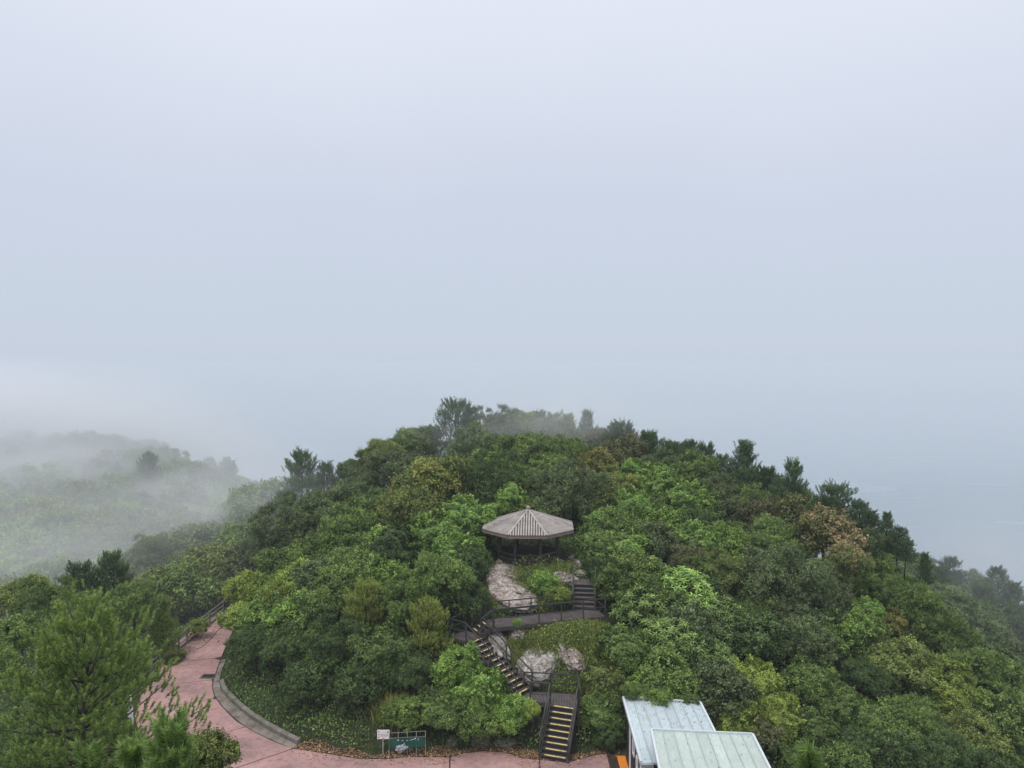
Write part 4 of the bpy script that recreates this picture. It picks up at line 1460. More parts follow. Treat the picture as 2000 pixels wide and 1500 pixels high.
def pine_meshes(name, seed, H, R, shoots=600, needles=40, nl=.13, nw=.016, sl=.42, low=.06, taper=.75, tilt=22, gaps=.0, nwh=11, power=1.0, inner=.15):
    """pine with upward shoots clothed in needles. Base of the trunk at the origin."""
    rg = np.random.default_rng(seed)
    wood = MB()
    wood.tube([(0, 0, -4), (0, 0, 0), (rg.normal() * .05, rg.normal() * .05, H * .4), (rg.normal() * .08, 0, H * .75), (0, 0, H * .97)], [H * .026, H * .022, H * .016, H * .009, H * .003], 7)
    P0, Dv = [], []
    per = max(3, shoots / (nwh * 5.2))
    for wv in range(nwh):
        f = low + (1 - low) * (wv + .4) / nwh
        z = H * f
        ln = R * (1 - ((f - low) / (1 - low)) ** power * taper)
        nb = rg.integers(4, 7)
        a0 = rg.uniform(0, 6.28)
        for b in range(nb):
            if gaps and rg.random() < gaps: continue
            a = a0 + 6.283 * b / nb + rg.normal() * .3
            e = math.radians(tilt + 24 * f + rg.normal() * 8)
            L_ = ln * rg.uniform(.55, 1.12)
            h = np.array([math.cos(a), math.sin(a), 0])
            s = np.array([0, 0, z])
            p1 = s + h * L_ * .5 * math.cos(e) + np.array([0, 0, L_ * .5 * math.sin(e) * .7])
            p2 = s + h * L_ * math.cos(e) + np.array([0, 0, L_ * math.sin(e) * 1.05])
            wood.tube([s, p1, p2], [H * .0075, H * .005, H * .002], 5)
            side = np.array([-h[1], h[0], 0])
            m = max(3, int(per * (.35 + L_ / R)))
            for k in range(m):
                t = inner + (1 - inner) * ((k + rg.random()) / m) ** .8
                c = (1 - t) ** 2 * s + 2 * t * (1 - t) * p1 + t * t * p2
                off = side * rg.normal() * L_ * .26 * (1.15 - .6 * t) + np.array([0, 0, rg.normal() * .10 + .04])
                P0.append(c + off)
                Dv.append(unit(h * rg.uniform(.15, .8) + side * np.sign(off @ side) * rg.uniform(0, .6) + np.array([0, 0, rg.uniform(.4, 1.2)])))
            P0.append(p2)
            Dv.append(unit(h * .5 + np.array([0, 0, 1.0])))
    # leader with a ring of candles
    for k in range(8):
        a = k * 2.4
        q = rg.uniform(.10, .35) * R if k else 0
        P0.append(np.array([math.cos(a) * q, math.sin(a) * q, H * (.97 - q * .09 - (.0 if k else .02))]))
        Dv.append(unit(np.array([math.cos(a) * .3, math.sin(a) * .3, 1.0])) if k else np.array([0, 0, 1.0]))
    P0, Dv = np.array(P0), np.array(Dv)
    return shoots_mesh(name + '_crown', rg, P0, Dv, sl, needles, nl, nw), wood.mesh(name + '_trunk', M['bark'], smooth=True)


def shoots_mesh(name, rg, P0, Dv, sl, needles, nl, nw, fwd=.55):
    m = len(P0)
    lens = sl * rg.uniform(.65, 1.3, m)
    t = rg.random((m, needles)) ** .8
    ax = Dv[:, None, :] * (t * lens[:, None])[..., None]
    base = P0[:, None, :] + ax
    base[..., 2] += (t ** 2 * lens[:, None] * .25)
    rd = rg.normal(size=(m, needles, 3))
    rd = unit(rd - Dv[:, None, :] * np.sum(rd * Dv[:, None, :], -1)[..., None])
    nd = unit(rd + Dv[:, None, :] * (fwd + .5 * t)[..., None] + np.array([0, 0, .12]))
    w_ = np.cross(nd, rg.normal(size=(m, needles, 3)))
    w_ = unit(w_)
    ll = nl * rg.uniform(.75, 1.2, (m, needles))[..., None]
    tip = base + nd * ll
    v = np.stack([base - w_ * nw * .5, base + w_ * nw * .5, tip], 2).reshape(-1, 3)
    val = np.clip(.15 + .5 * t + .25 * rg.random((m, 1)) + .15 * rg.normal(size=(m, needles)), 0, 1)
    return np_mesh(name, v, np.arange(len(v)).reshape(-1, 3), [L['pine']], np.repeat(val.ravel(), 3))


# kinds: (crown mesh, trunk mesh, nominal radius, crown centre above the foot of the trunk mesh)
KIND = {}


def add_broad(kind, variants, R, **kw):
    KIND[kind] = []
    for i in range(variants):
        me, LC = crown_broad(kind + '_crown', hash_seed(kind) + i * 17, R, **kw)
        KIND[kind].append((me, trunk_mesh(kind + '_trunk', i, LC[:7], R, base_r=.05 * R, depth=R * 3), R, R))


def hash_seed(s):
    return sum((i + 3) * ord(c) for i, c in enumerate(s)) % 9973


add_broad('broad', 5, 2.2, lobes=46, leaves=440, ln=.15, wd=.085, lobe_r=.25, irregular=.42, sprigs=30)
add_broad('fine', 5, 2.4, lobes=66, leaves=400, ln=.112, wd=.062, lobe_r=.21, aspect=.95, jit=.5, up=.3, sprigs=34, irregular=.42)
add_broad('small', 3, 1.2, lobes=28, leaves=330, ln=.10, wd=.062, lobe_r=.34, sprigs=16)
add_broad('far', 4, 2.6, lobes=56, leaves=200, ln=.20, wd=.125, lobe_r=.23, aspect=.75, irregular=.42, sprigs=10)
KIND['vine'] = []
for i in range(4):
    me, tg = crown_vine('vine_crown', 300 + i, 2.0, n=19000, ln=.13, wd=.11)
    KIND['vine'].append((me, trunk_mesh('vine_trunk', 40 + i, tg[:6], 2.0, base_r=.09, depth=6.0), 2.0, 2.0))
KIND['whorl'] = []
for i in range(3):
    me, tg = crown_whorl('whorl_crown', 500 + i, 1.9, tiers=210, ln=.31, wd=.088)
    KIND['whorl'].append((me, trunk_mesh('whorl_trunk', 60 + i, tg[:9], 1.9, base_r=.09, depth=6.0), 1.9, 1.9))
PINE = {}


def add_pine(kind, variants, H, R, **kw):
    PINE[kind] = []
    for i in range(variants):
        cm, tm = pine_meshes(kind, hash_seed(kind) + 31 * i, H, R, **kw)
        PINE[kind].append((cm, tm, R, H))


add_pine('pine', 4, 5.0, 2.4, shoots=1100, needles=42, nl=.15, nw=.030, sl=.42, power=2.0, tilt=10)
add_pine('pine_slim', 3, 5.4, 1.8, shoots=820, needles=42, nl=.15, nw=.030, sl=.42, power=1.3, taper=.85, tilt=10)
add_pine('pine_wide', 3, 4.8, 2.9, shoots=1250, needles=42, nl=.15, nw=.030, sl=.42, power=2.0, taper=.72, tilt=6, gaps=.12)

# ------------------------------------------------------------------ trees, each where the photograph shows it
TREE_NAME = {'broad': ('broadleaf_tree', 'tree'), 'fine': ('bushy_tree', 'tree'), 'small': ('shrub', 'shrub'), 'vine': ('vine_thicket', 'thicket'), 'whorl': ('long_leaved_tree', 'tree'), 'far': ('broadleaf_tree', 'tree')}
rt = random.Random(11)
_cnt = {}


def find_depth(px, py, rpx, hk, d0=24.0, d1=170.0):
    t = np.arange(d0, d1, .2)
    R3 = ray(px, py)
    P = CAMP[None, :] + R3[None, :] * t[:, None]
    g = ground(P[:, 0], P[:, 1])
    rm = rpx / FPX * t
    k = np.nonzero(P[:, 2] <= g + rm * hk)[0]
    return t[k[0]] if len(k) else None


def tree(px, py, rpx, kind, mat, label, d=None, hk=None, group=None, sq=1.0):
    pine = kind.startswith('pine')
    if hk is None:
        hk = .95 if pine else 1.05
    if d is None:
        d = find_depth(px, py, rpx, hk)
        if d is None:
            print('NO DEPTH', px, py, label)
            return
    p = dp(px, py, d)
    r = rpx / FPX * d
    put(p, r, kind, mat, label, group, sq)


def put(p, r, kind, mat, label, group=None, sq=1.0):
    pine = kind.startswith('pine')
    i = _cnt.get(kind, 0)
    _cnt[kind] = i + 1
    lst = (PINE if pine else KIND)[kind]
    cm, tm, R, H = lst[i % len(lst)]
    s = r / R
    g = gz(p[0], p[1])
    name, cat = ('pine_tree', 'pine tree') if pine else TREE_NAME[kind]
    root = thing(name, label, cat, (p[0], p[1], g - .05), rz=rt.uniform(0, 6.28), group=group)
    zc = (p[2] - .5 * H * s if pine else p[2]) - (g - .05)
    tr = link('trunk', tm, root, (0, 0, zc))
    cw = link('crown', cm, root, (0, 0, zc))
    if pine:
        sq = sq * rt.uniform(.84, 1.06)
        root.rotation_euler = (rt.uniform(-.10, .10), rt.uniform(-.10, .10), root.rotation_euler.z)
    sc = (s * rt.uniform(.88, 1.12), s * rt.uniform(.88, 1.12), s * sq)
    tr.scale = sc
    cw.scale = sc
    cw.material_slots[0].link = 'OBJECT'
    cw.material_slots[0].material = L[mat]
    if not pine and kind != 'far':
        cw.rotation_euler = (0, 0, 0)
    return root


T = tree
T(1062, 1142, 26, 'small', 'bright', 'leafy shrub growing among the rocks in front of the pavilion', d=46)
T(1088, 1166, 22, 'small', 'lime', 'small leafy shrub just behind the boardwalk rail', d=44.8)
T(1010, 1218, 9, 'small', 'bright', 'tiny leafy plant poking through the boardwalk edge', d=41.4)
T(1300, 918, 42, 'fine', 'grey', 'bushy dark green tree filling the skyline below the upswept pine', d=66)
T(1345, 935, 42, 'fine', 'mid', 'bushy green tree below the dark wide skyline pine', d=65)
T(1400, 958, 44, 'fine', 'grey', 'bushy grey green tree under the short leaning pine', d=63)
T(1470, 990, 42, 'fine', 'mid', 'bushy green tree under the pine past the three spires', d=60)
T(1525, 1005, 38, 'broad', 'mid', 'leafy green tree under the candle tipped pine', d=59)
T(1575, 1022, 36, 'fine', 'mid', 'bushy green tree between the rusty tree and the skyline', d=58)
T(1690, 1066, 34, 'fine', 'grey', 'bushy grey green tree under the slender pine', d=55)
T(335, 1285, 22, 'small', 'olive', 'weedy shrub growing through the middle of the rail fence', d=48.5)
T(385, 1228, 20, 'small', 'olive', 'weedy shrub growing through the far half of the rail fence', d=52.5)
T(1258, 892, 36, 'pine', 'pine', 'pine closing the gap beside the round topped pine', d=72)
T(1305, 890, 32, 'pine', 'pine', 'short pine just past the upswept pine', d=70)
T(1352, 905, 34, 'pine', 'pine', 'short pine leading up to the pointed pine', d=68)
T(1408, 925, 34, 'pine', 'pine', 'small dark pine hugging the three spired pine', d=65)
T(1480, 950, 34, 'pine', 'pine', 'small dark pine on the seaward side of the three spired pine', d=63)
T(1522, 962, 32, 'pine', 'pine', 'small pine hugging the candle tipped pine', d=61)
T(1566, 985, 30, 'pine', 'pine', 'small pine between the candle tipped pine and the light one', d=60)
T(1668, 1015, 34, 'pine', 'pine', 'pine against the sea between the big seaside pine and the slender one', d=57)
T(1745, 1062, 30, 'pine', 'pine', 'short pine at the foot of the last spire', d=55)
T(845, 868, 36, 'pine', 'pine', 'dark crest pine on the downhill side of the broad crest pine', d=76)
T(1068, 850, 36, 'fine', 'grey', 'hazy round bush between the summit pines', d=78)
T(1155, 865, 34, 'fine', 'grey', 'hazy round bush beside the slim summit pine', d=77)
T(720, 908, 36, 'fine', 'mid', 'rounded skyline bush next to the pale olive tree', d=73)
T(665, 945, 34, 'pine', 'pine', 'small misty pine at the foot of the slim misty pine', d=72)
T(1512, 1042, 40, 'broad', 'mid', 'leafy green tree just left of the large rusty tree', d=56)
T(1700, 1152, 44, 'fine', 'mid', 'bushy green tree hiding the trunks below the last pine spires')
T(1755, 1145, 40, 'fine', 'grey', 'grey green bush at the edge of the slope before the far ridge')
# pines filling the crest between the named ones
T(915, 868, 39, 'pine_slim', 'pine', 'slim crest pine close beside the broad crest pine', d=75)
T(985, 852, 37, 'pine', 'pine', 'hazy pine between the rounded summit trees', d=78)
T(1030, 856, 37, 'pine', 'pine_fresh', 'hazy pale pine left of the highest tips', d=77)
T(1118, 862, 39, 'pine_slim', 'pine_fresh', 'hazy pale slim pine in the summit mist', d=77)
T(1195, 882, 39, 'pine', 'pine', 'small pine leaning on the round topped pine', d=74)
T(1300, 915, 43, 'pine', 'pine', 'dark pine tucked below the upswept pine', d=67)
T(1350, 928, 43, 'pine_wide', 'pine', 'dark wide pine filling the skyline before the pointed pine', d=66)
T(1465, 972, 43, 'pine', 'pine', 'dark pine filling the skyline just past the three spires', d=62)
T(1520, 988, 41, 'pine_wide', 'pine', 'dark wide pine before the open candle tipped pine', d=60)
T(1610, 1020, 39, 'pine', 'pine', 'small pine at the foot of the big seaside pine', d=57)
T(1290, 1368, 22, 'small', 'bright', 'leafy twig hanging over the back corner of the blue shelter roof', d=36.2)
T(1345, 1376, 20, 'small', 'mid', 'leafy twig hanging over the middle back edge of the blue shelter roof', d=36.2)
T(1240, 1352, 20, 'small', 'mid', 'leafy twig at the left back corner of the blue shelter roof', d=36.6)
# --- crest and skyline
T(587, 945, 52, 'pine', 'pine', 'misty pine with several tips at the low end of the crest', d=72)
T(640, 948, 37, 'pine_slim', 'pine', 'misty slim pine next to the many tipped pine on the crest', d=73)
T(541, 995, 28, 'pine', 'pine', 'small misty pine standing lowest at the end of the crest', d=70)
T(690, 925, 32, 'broad', 'grey', 'grey green skyline bush between the slim misty pine and the pale rounded tree', d=72)
T(750, 890, 40, 'fine', 'olive', 'pale olive rounded tree on the skyline below the knobbly twigged tree', d=72)
T(808, 872, 46, 'broad', 'mid', 'skyline tree with thin knobbly twigs sticking up', d=74)
T(780, 935, 66, 'fine', 'grey', 'wide dark grey green tree under the skyline twigs', d=69)
T(888, 848, 63, 'pine_wide', 'pine', 'broad crest pine with raised shoots, first big pine of the summit', d=76)
T(935, 890, 58, 'fine', 'grey', 'hazy grey green tree below the broad crest pine', d=72)
T(960, 845, 44, 'fine', 'grey', 'rounded hazy tree on the summit beside the broad crest pine', d=78)
T(1008, 842, 42, 'broad', 'mid', 'rounded hazy green tree in the middle of the summit', d=79)
T(1050, 848, 41, 'pine', 'pine', 'hazy pine with the highest tips on the summit', d=79)
T(1092, 852, 41, 'pine', 'pine_fresh', 'pale hazy pine wrapped in mist on the summit', d=79)
T(1143, 860, 37, 'pine_slim', 'pine', 'slim hazy pine on the summit past the pale pine', d=78)
T(1172, 875, 42, 'broad', 'brown', 'low brownish tree filling the dip in the summit skyline', d=76)
T(1224, 870, 50, 'pine', 'pine', 'dense round topped pine after the dip in the skyline', d=74)
T(1278, 888, 43, 'pine_wide', 'pine', 'dark pine with upswept boughs beside the round topped pine', d=71)
T(1325, 910, 48, 'pine', 'pine', 'dark pine on the skyline between the upswept pine and a pointed one', d=69)
T(1378, 922, 45, 'pine', 'pine', 'dark pointed pine above the bright vine slope', d=67)
T(1436, 958, 54, 'pine_slim', 'pine', 'tall dark pine with three spires above the olive thicket', d=64)
T(1495, 965, 43, 'pine', 'pine', 'bushy skyline pine following the three spired pine', d=62)
T(1545, 978, 43, 'pine_slim', 'pine', 'open pine with candle like tips against the sea', d=61)
T(1583, 995, 30, 'pine', 'pine_fresh', 'small light green pine before the big seaside pine', d=60)
T(1634, 995, 56, 'pine_wide', 'pine', 'big layered pine standing out against the sea', d=58)
T(1703, 1040, 35, 'pine_slim', 'pine', 'slender pine beyond the rusty tree, first of the last two spires', d=56)
T(1733, 1055, 30, 'pine_slim', 'pine', 'last slender pine spire on the seaward skyline', d=55)
T(1762, 1078, 28, 'pine_wide', 'pine', 'low pine bough reaching toward the far misty ridge', d=54)
# --- upper slope behind the pavilion
T(1210, 905, 60, 'broad', 'brown', 'wide brownish grey tree under the skyline dip', d=70)
T(1163, 918, 48, 'broad', 'gold', 'golden yellow tree high on the slope behind the pavilion', d=67)
T(1110, 892, 36, 'fine', 'mid', 'tall pale green tree beside the golden yellow tree', d=69)
T(1060, 895, 58, 'fine', 'mid', 'mid green hazy tree under the summit pines', d=70)
T(995, 895, 52, 'fine', 'mid', 'mid green tree under the rounded summit trees', d=70)
T(852, 955, 76, 'broad', 'yellow', 'broad yellowing tree on the slope up from the vine mound', d=62)
T(925, 945, 55, 'fine', 'mid', 'mid green tree between the yellowing tree and the pavilion top', d=63)
T(975, 950, 58, 'fine', 'dark', 'dark green tree straight above the left half of the pavilion roof', d=61)
T(1095, 965, 66, 'fine', 'grey', 'dusky grey green tree rising right behind the pavilion roof', d=58)
T(1160, 985, 58, 'broad', 'olive', 'loose olive tree below the golden yellow tree', d=60)
T(1198, 955, 40, 'broad', 'yellow', 'small yellow tinged tree below the golden yellow tree', d=62)
T(1240, 928, 40, 'vine', 'bright', 'round vine covered bush at the top of the bright vine slope', d=64)
T(1045, 955, 45, 'broad', 'mid', 'leafy green tree just above the pavilion finial', d=60)
T(1000, 975, 36, 'vine', 'bright', 'bright vine mound peeking over the pavilion roof edge', d=57)
T(912, 1016, 58, 'vine', 'bright', 'bright kudzu mound touching the left eave of the pavilion')
T(850, 1050, 66, 'vine', 'bright', 'bright kudzu mound one step farther from the pavilion')
T(893, 1085, 52, 'vine', 'bright', 'bright kudzu mound beside the dark gap left of the pavilion')
T(800, 1005, 62, 'broad', 'olive', 'olive green tree under the broad yellowing tree')
T(735, 1010, 58, 'broad', 'mid', 'green tree with scattered light leaves below the dark skyline tree')
T(690, 975, 52, 'fine', 'grey', 'grey green tree below the skyline bush near the misty pines')
T(640, 1000, 55, 'fine', 'grey', 'dull green tree below the slim misty pine')
T(680, 1055, 62, 'fine', 'mid', 'rounded green tree in the middle of the left slope')
T(570, 1045, 66, 'fine', 'grey', 'large dull green tree at the left edge of the knoll')
T(505, 1085, 48, 'fine', 'grey', 'dim grey green tree where the knoll meets the misty hollow')
T(610, 1105, 58, 'broad', 'mid', 'green tree above the light feathery tree')
T(690, 1115, 58, 'broad', 'mid', 'green tree between the dark glossy vine mound and the left edge trees')
T(775, 1085, 62, 'vine', 'dark', 'dark glossy vine mound below the bright kudzu')
T(860, 1135, 66, 'fine', 'mid', 'dense green tree left of the pinkish rock slab')
T(900, 1162, 50, 'fine', 'dark', 'dark tree overhanging the upper landing')
T(575, 1150, 58, 'broad', 'lime', 'light feathery tree leaning over the pink path')
T(492, 1160, 52, 'broad', 'lime', 'light yellow green tree hiding the far end of the pink path')
T(480, 1210, 40, 'broad', 'lime', 'light hanging foliage just above the narrow part of the pink path')
T(545, 1200, 50, 'pine', 'pine_olive', 'olive pine with tufted boughs beside the light feathery tree')
T(640, 1190, 56, 'broad', 'mid', 'green tree with a dark hollow under it on the bank')
T(715, 1195, 58, 'pine_wide', 'pine_olive', 'olive pine in the middle of the bank thicket')
T(790, 1180, 56, 'fine', 'mid', 'bushy green tree at the top of the bank')
T(832, 1225, 60, 'pine_wide', 'pine_olive', 'olive pine nearest to the upper landing')
T(745, 1275, 62, 'vine', 'mid', 'vine curtain hanging down the middle of the bank')
T(655, 1275, 56, 'fine', 'dark', 'dark shaded bush in the middle of the bank')
T(570, 1275, 56, 'fine', 'dark', 'dark shaded bush between the bank middle and the pink path bend')
T(500, 1265, 46, 'fine', 'dark', 'dark bush closest to the bend of the pink path')
T(600, 1335, 44, 'small', 'dark', 'low dark bush under the shaded bank')
T(700, 1345, 44, 'small', 'dark', 'low dark bush above the white notice board')
T(810, 1320, 50, 'fine', 'dark', 'dark bush below the vine curtain')
T(890, 1308, 50, 'broad', 'bright', 'bright leafy mound beside the head of the middle staircase')
T(935, 1345, 52, 'vine', 'bright', 'bright leafy mound beside the foot of the middle staircase')
T(995, 1395, 44, 'broad', 'bright', 'bright leafy mound against the lowest staircase')
T(865, 1380, 48, 'vine', 'mid', 'green leafy mound in the middle of the lower bank')
T(935, 1410, 44, 'broad', 'mid', 'shaded leafy mound above the mossy stones')
T(1040, 1385, 16, 'small', 'lime', 'small bright sprig tree at the corner of the lower landing', d=36.9)
T(795, 1395, 36, 'small', 'mid', 'small green shrub above the banner fence')
# --- bright vine slope right of the pavilion
for (x, y, r, m_, lab) in ((1290, 955, 52, 'bright', 'bright vine mound at the upper middle of the vine slope'), (1345, 985, 54, 'bright', 'bright vine mound at the upper right of the vine slope'), (1230, 990, 48, 'bright', 'bright vine mound at the upper left of the vine slope'),
                            (1185, 1030, 44, 'bright', 'bright vine mound beside the right eave of the pavilion'), (1280, 1035, 54, 'bright', 'bright vine mound in the centre of the vine slope'), (1350, 1060, 52, 'bright', 'bright vine mound at the lower right of the vine slope'),
                            (1215, 1075, 50, 'bright', 'bright vine mound at the lower left of the vine slope'), (1160, 1075, 34, 'mid', 'shaded vine bush close behind the pavilion posts'), (1180, 1120, 36, 'dark', 'dark bush overhanging the railing of the highest staircase')):
    T(x, y, r, 'vine', m_, lab)
T(1360, 940, 52, 'fine', 'mid', 'green tree between the dark skyline pines and the vine slope', d=64.5)
T(1430, 1005, 50, 'fine', 'grey', 'olive grey bush under the tall three spired pine')
T(1490, 1010, 46, 'broad', 'brown', 'brownish tree with pale orange leaves on the seaward slope', d=58)
T(1535, 1015, 36, 'broad', 'orange', 'small orange tinged tree before the large rusty tree', d=57.5)
T(1608, 1052, 76, 'broad', 'orange', 'large rusty orange tree below the seaside pines')
T(1660, 1092, 34, 'broad', 'orange', 'small rusty tree at the lower corner of the large rusty tree', d=51)
T(1555, 1075, 46, 'fine', 'mid', 'green bush in front of the large rusty tree')
T(1415, 1065, 50, 'broad', 'bright', 'bright green tree beside the vine slope')
T(1480, 1080, 48, 'broad', 'mid', 'mid green tree between the bright tree and the rusty tree')
T(1690, 1115, 52, 'fine', 'mid', 'dense green tree below the last pine spires')
T(1772, 1120, 44, 'fine', 'mid', 'rounded green tree on the edge toward the far ridge')
T(1808, 1115, 24, 'pine_slim', 'pine', 'small sharp pointed conifer before the far ridge', d=52)
T(1622, 1130, 46, 'broad', 'olive', 'olive tree under the rusty leaves')
# --- long leaved trees right of the stairs
for (x, y, r, m_, lab) in ((1238, 1128, 56, 'lime', 'light long leaved tree with a red tinged tip near the highest staircase'), (1325, 1165, 66, 'bright', 'long leaved tree in the upper middle of the long leaved group'), (1255, 1195, 58, 'mid', 'long leaved tree next to the boardwalk end'),
                            (1390, 1215, 60, 'mid', 'long leaved tree at the edge toward the large grey green tree'), (1310, 1260, 60, 'mid', 'long leaved tree in the lower middle of the long leaved group'), (1385, 1285, 44, 'mid', 'long leaved tree over the dark hollow behind the shelter'), (1265, 1340, 46, 'bright', 'long leaved tree drooping over the corner of the blue shelter roof'), (1335, 1345, 46, 'bright', 'long leaved tree drooping over the back edge of the blue shelter roof')):
    T(x, y, r, 'whorl', m_, lab)
T(1215, 1265, 54, 'vine', 'mid', 'leafy mound right of the grassy slope below the boardwalk')
T(1180, 1330, 46, 'vine', 'olive', 'olive leafy mound right of the boulders')
T(1170, 1390, 42, 'vine', 'mid', 'shaded leafy mound right of the lowest staircase')
T(1190, 1430, 30, 'vine', 'dark', 'dark bush at the foot of the blue roofed shelter wall')
# --- right hand slope
T(1345, 1105, 44, 'fine', 'brown', 'fine leaved brownish tree above the long leaved group')
T(1405, 1130, 44, 'fine', 'olive', 'fine leaved olive tree above the long leaved group')
T(1525, 1150, 84, 'fine', 'grey', 'large fine leaved grey green tree, the biggest crown on the right slope')
T(1600, 1195, 68, 'fine', 'grey', 'fine leaved grey green tree joined to the biggest crown')
T(1480, 1215, 52, 'fine', 'mid', 'fine leaved green tree beside the long leaved group')
T(1560, 1255, 62, 'fine', 'grey', 'grey green tree under the biggest crown')
T(1475, 1260, 42, 'fine', 'dark', 'dark green tree over the hollow by the yellow green vines')
T(1645, 1250, 52, 'fine', 'grey', 'grey green tree between the biggest crown and the small golden bush')
T(1692, 1195, 36, 'vine', 'bright', 'bright vine patch high on the right slope')
T(1735, 1222, 30, 'broad', 'gold', 'small golden bush on the right slope')
T(1785, 1190, 56, 'fine', 'mid', 'rounded green tree above the small golden bush')
T(1850, 1180, 48, 'fine', 'grey', 'dull green tree toward the far ridge')
T(1838, 1245, 56, 'fine', 'mid', 'wide green tree in the middle of the right slope')
T(1915, 1180, 41, 'pine_wide', 'pine', 'open dark pine against the far misty ridge')
T(1920, 1250, 54, 'fine', 'grey', 'dull green tree below the open dark pine')
T(1985, 1200, 39, 'pine_slim', 'pine', 'thin sparse pine at the far right')
T(1985, 1300, 52, 'fine', 'grey', 'dull green tree below the thin sparse pine')
T(1900, 1310, 54, 'fine', 'mid', 'green tree on the right slope above the yellow tipped tree')
T(1745, 1300, 60, 'broad', 'olive', 'sunlit olive tree on the right slope')
T(1690, 1330, 44, 'fine', 'dark', 'dark tree left of the sunlit olive tree')
T(1830, 1330, 54, 'broad', 'lime', 'light olive tree next to the sunlit olive tree')
T(1880, 1380, 50, 'broad', 'lime', 'yellow tipped tree on the lower right slope')
T(1905, 1450, 56, 'broad', 'olive', 'tree with yellow leaf tips at the lower right corner')
T(1970, 1400, 52, 'fine', 'mid', 'green tree at the right edge of the slope')
T(1968, 1485, 50, 'fine', 'mid', 'green tree filling the bottom right corner')
T(1835, 1480, 54, 'fine', 'dark', 'dark green tree at the bottom beside the yellow tipped ones')
T(1780, 1410, 52, 'fine', 'mid', 'green tree between the olive trees and the bottom edge')
T(1705, 1405, 50, 'vine', 'mid', 'vine covered tree below the sunlit olive tree')
T(1740, 1480, 50, 'fine', 'dark', 'dark green tree at the bottom of the right slope')
T(1655, 1460, 48, 'vine', 'dark', 'dark vine thicket beside the shelter slope')
T(1640, 1380, 50, 'vine', 'mid', 'vine thicket between the yellow green vines and the olive trees')
T(1585, 1420, 46, 'vine', 'mid', 'shaded vine thicket behind the green shelter roof')
T(1590, 1340, 46, 'broad', 'mid', 'green tree behind the yellow green vines')
T(1468, 1335, 58, 'vine', 'limevine', 'yellow green vine mound, tallest one behind the shelter')
T(1432, 1400, 46, 'vine', 'limevine', 'yellow green vine mound close to the blue shelter roof')
T(1525, 1400, 48, 'vine', 'limevine', 'yellow green vine mound sloping down to the green shelter roof')
T(1488, 1440, 34, 'small', 'brown', 'withered brownish bush among the yellow green vines')
T(1560, 1480, 40, 'vine', 'mid', 'green thicket at the corner of the green shelter roof')
# --- left of the path
T(228, 1140, 52, 'pine', 'pine', 'dark pine behind the big near pine, tallest of the left group', d=52)
T(150, 1160, 48, 'pine', 'pine', 'dark pine in the middle of the left group', d=51)
T(262, 1190, 50, 'fine', 'mid', 'rounded dark green tree at the end of the left pine group', d=48)
T(95, 1190, 52, 'fine', 'mid', 'green tree filling the left pine group', d=47)
T(170, 1215, 56, 'fine', 'mid', 'shaded green tree below the dark left pines', d=44)
T(40, 1170, 48, 'broad', 'olive', 'loose olive tree at the far left', d=50)
T(30, 1250, 56, 'broad', 'mid', 'green tree at the left edge beside the big near pine', d=40)
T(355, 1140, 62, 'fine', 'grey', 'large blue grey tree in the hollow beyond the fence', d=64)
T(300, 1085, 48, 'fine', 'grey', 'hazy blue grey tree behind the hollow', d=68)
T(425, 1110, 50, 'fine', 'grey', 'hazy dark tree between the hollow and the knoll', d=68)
T(365, 1195, 34, 'small', 'dark', 'dark bush behind the rail fence', d=60)
T(410, 1165, 34, 'small', 'mid', 'green bush at the far end of the rail fence', d=62)
T(322, 1238, 37, 'pine', 'pine_fresh', 'small pine beside the rail fence', d=49)
T(-30, 1330, 70, 'fine', 'mid', 'green tree at the left border below the mist', d=34)
T(60, 1480, 66, 'fine', 'dark', 'dark shaded bush under the big near pine', d=30)
T(200, 1470, 56, 'fine', 'dark', 'dark bush between the big near pine and the pink path', d=32)

# --- wooded hills in the mist: crowns that nothing tells apart share their label
rf = random.Random(5)
WOOD = []


def wood(x0, x1, y0, y1, step, keep, label, group, rmin, rmax, mats, pine_share=0.0, pine_label=None):
    n = 0
    y = y0
    row = 0
    while y < y1:
        x = x0 + (row % 2) * step * .5
        while x < x1:
            xx, yy = x + rf.uniform(-.35, .35) * step, y + rf.uniform(-.35, .35) * step
            if keep(xx, yy):
                r = rf.uniform(rmin, rmax)
                g = gz(xx, yy)
                if rf.random() < pine_share:
                    o_ = put((xx, yy, g + r * 1.5), r * .8, rf.choice(['pine', 'pine_wide']), 'pine', pine_label, group + ', pines')
                else:
                    o_ = put((xx, yy, g + r * .9), r, 'far', rf.choice(mats), label, group)
                WOOD.append(o_)
                n += 1
            x += step
        y += step * .8
        row += 1
    print('wood', label, n)


def px_of(x, y, z):
    d = np.array([x, y, z]) - CAMP
    t = d @ FWD
    return 1000 + FPX * (d @ RGT) / t, 750 - FPX * (d @ UPV) / t


def left_keep(x, y):
    px, py = px_of(x, y, gz(x, y) + 2)
    if px < -70 or px > 540: return False
    if x > -24 - (y - 58) * .03 and y < 112: return False
    # only the slope that faces the camera and its ridge
    return gz(x, y) > -13


wood(-125, -24, 60, 160, 5.0, left_keep, 'rounded green tree in the mist on the far left hillside', 'trees on the misty left hillside', 2.4, 3.5, ['grey', 'mid', 'mid', 'bright', 'olive'], .02, 'misty pine among the rounded trees on the far left hillside')


def right_keep(x, y):
    px, py = px_of(x, y, gz(x, y) + 2)
    return 1690 < px < 2080 and py < 1240 and gz(x, y) > -27


wood(46, 110, 84, 136, 5.4, right_keep, 'hazy grey green tree on the far ridge above the sea', 'trees on the far right ridge', 2.4, 3.4, ['grey', 'grey', 'dark'], .22, 'hazy pine on the far ridge above the sea')

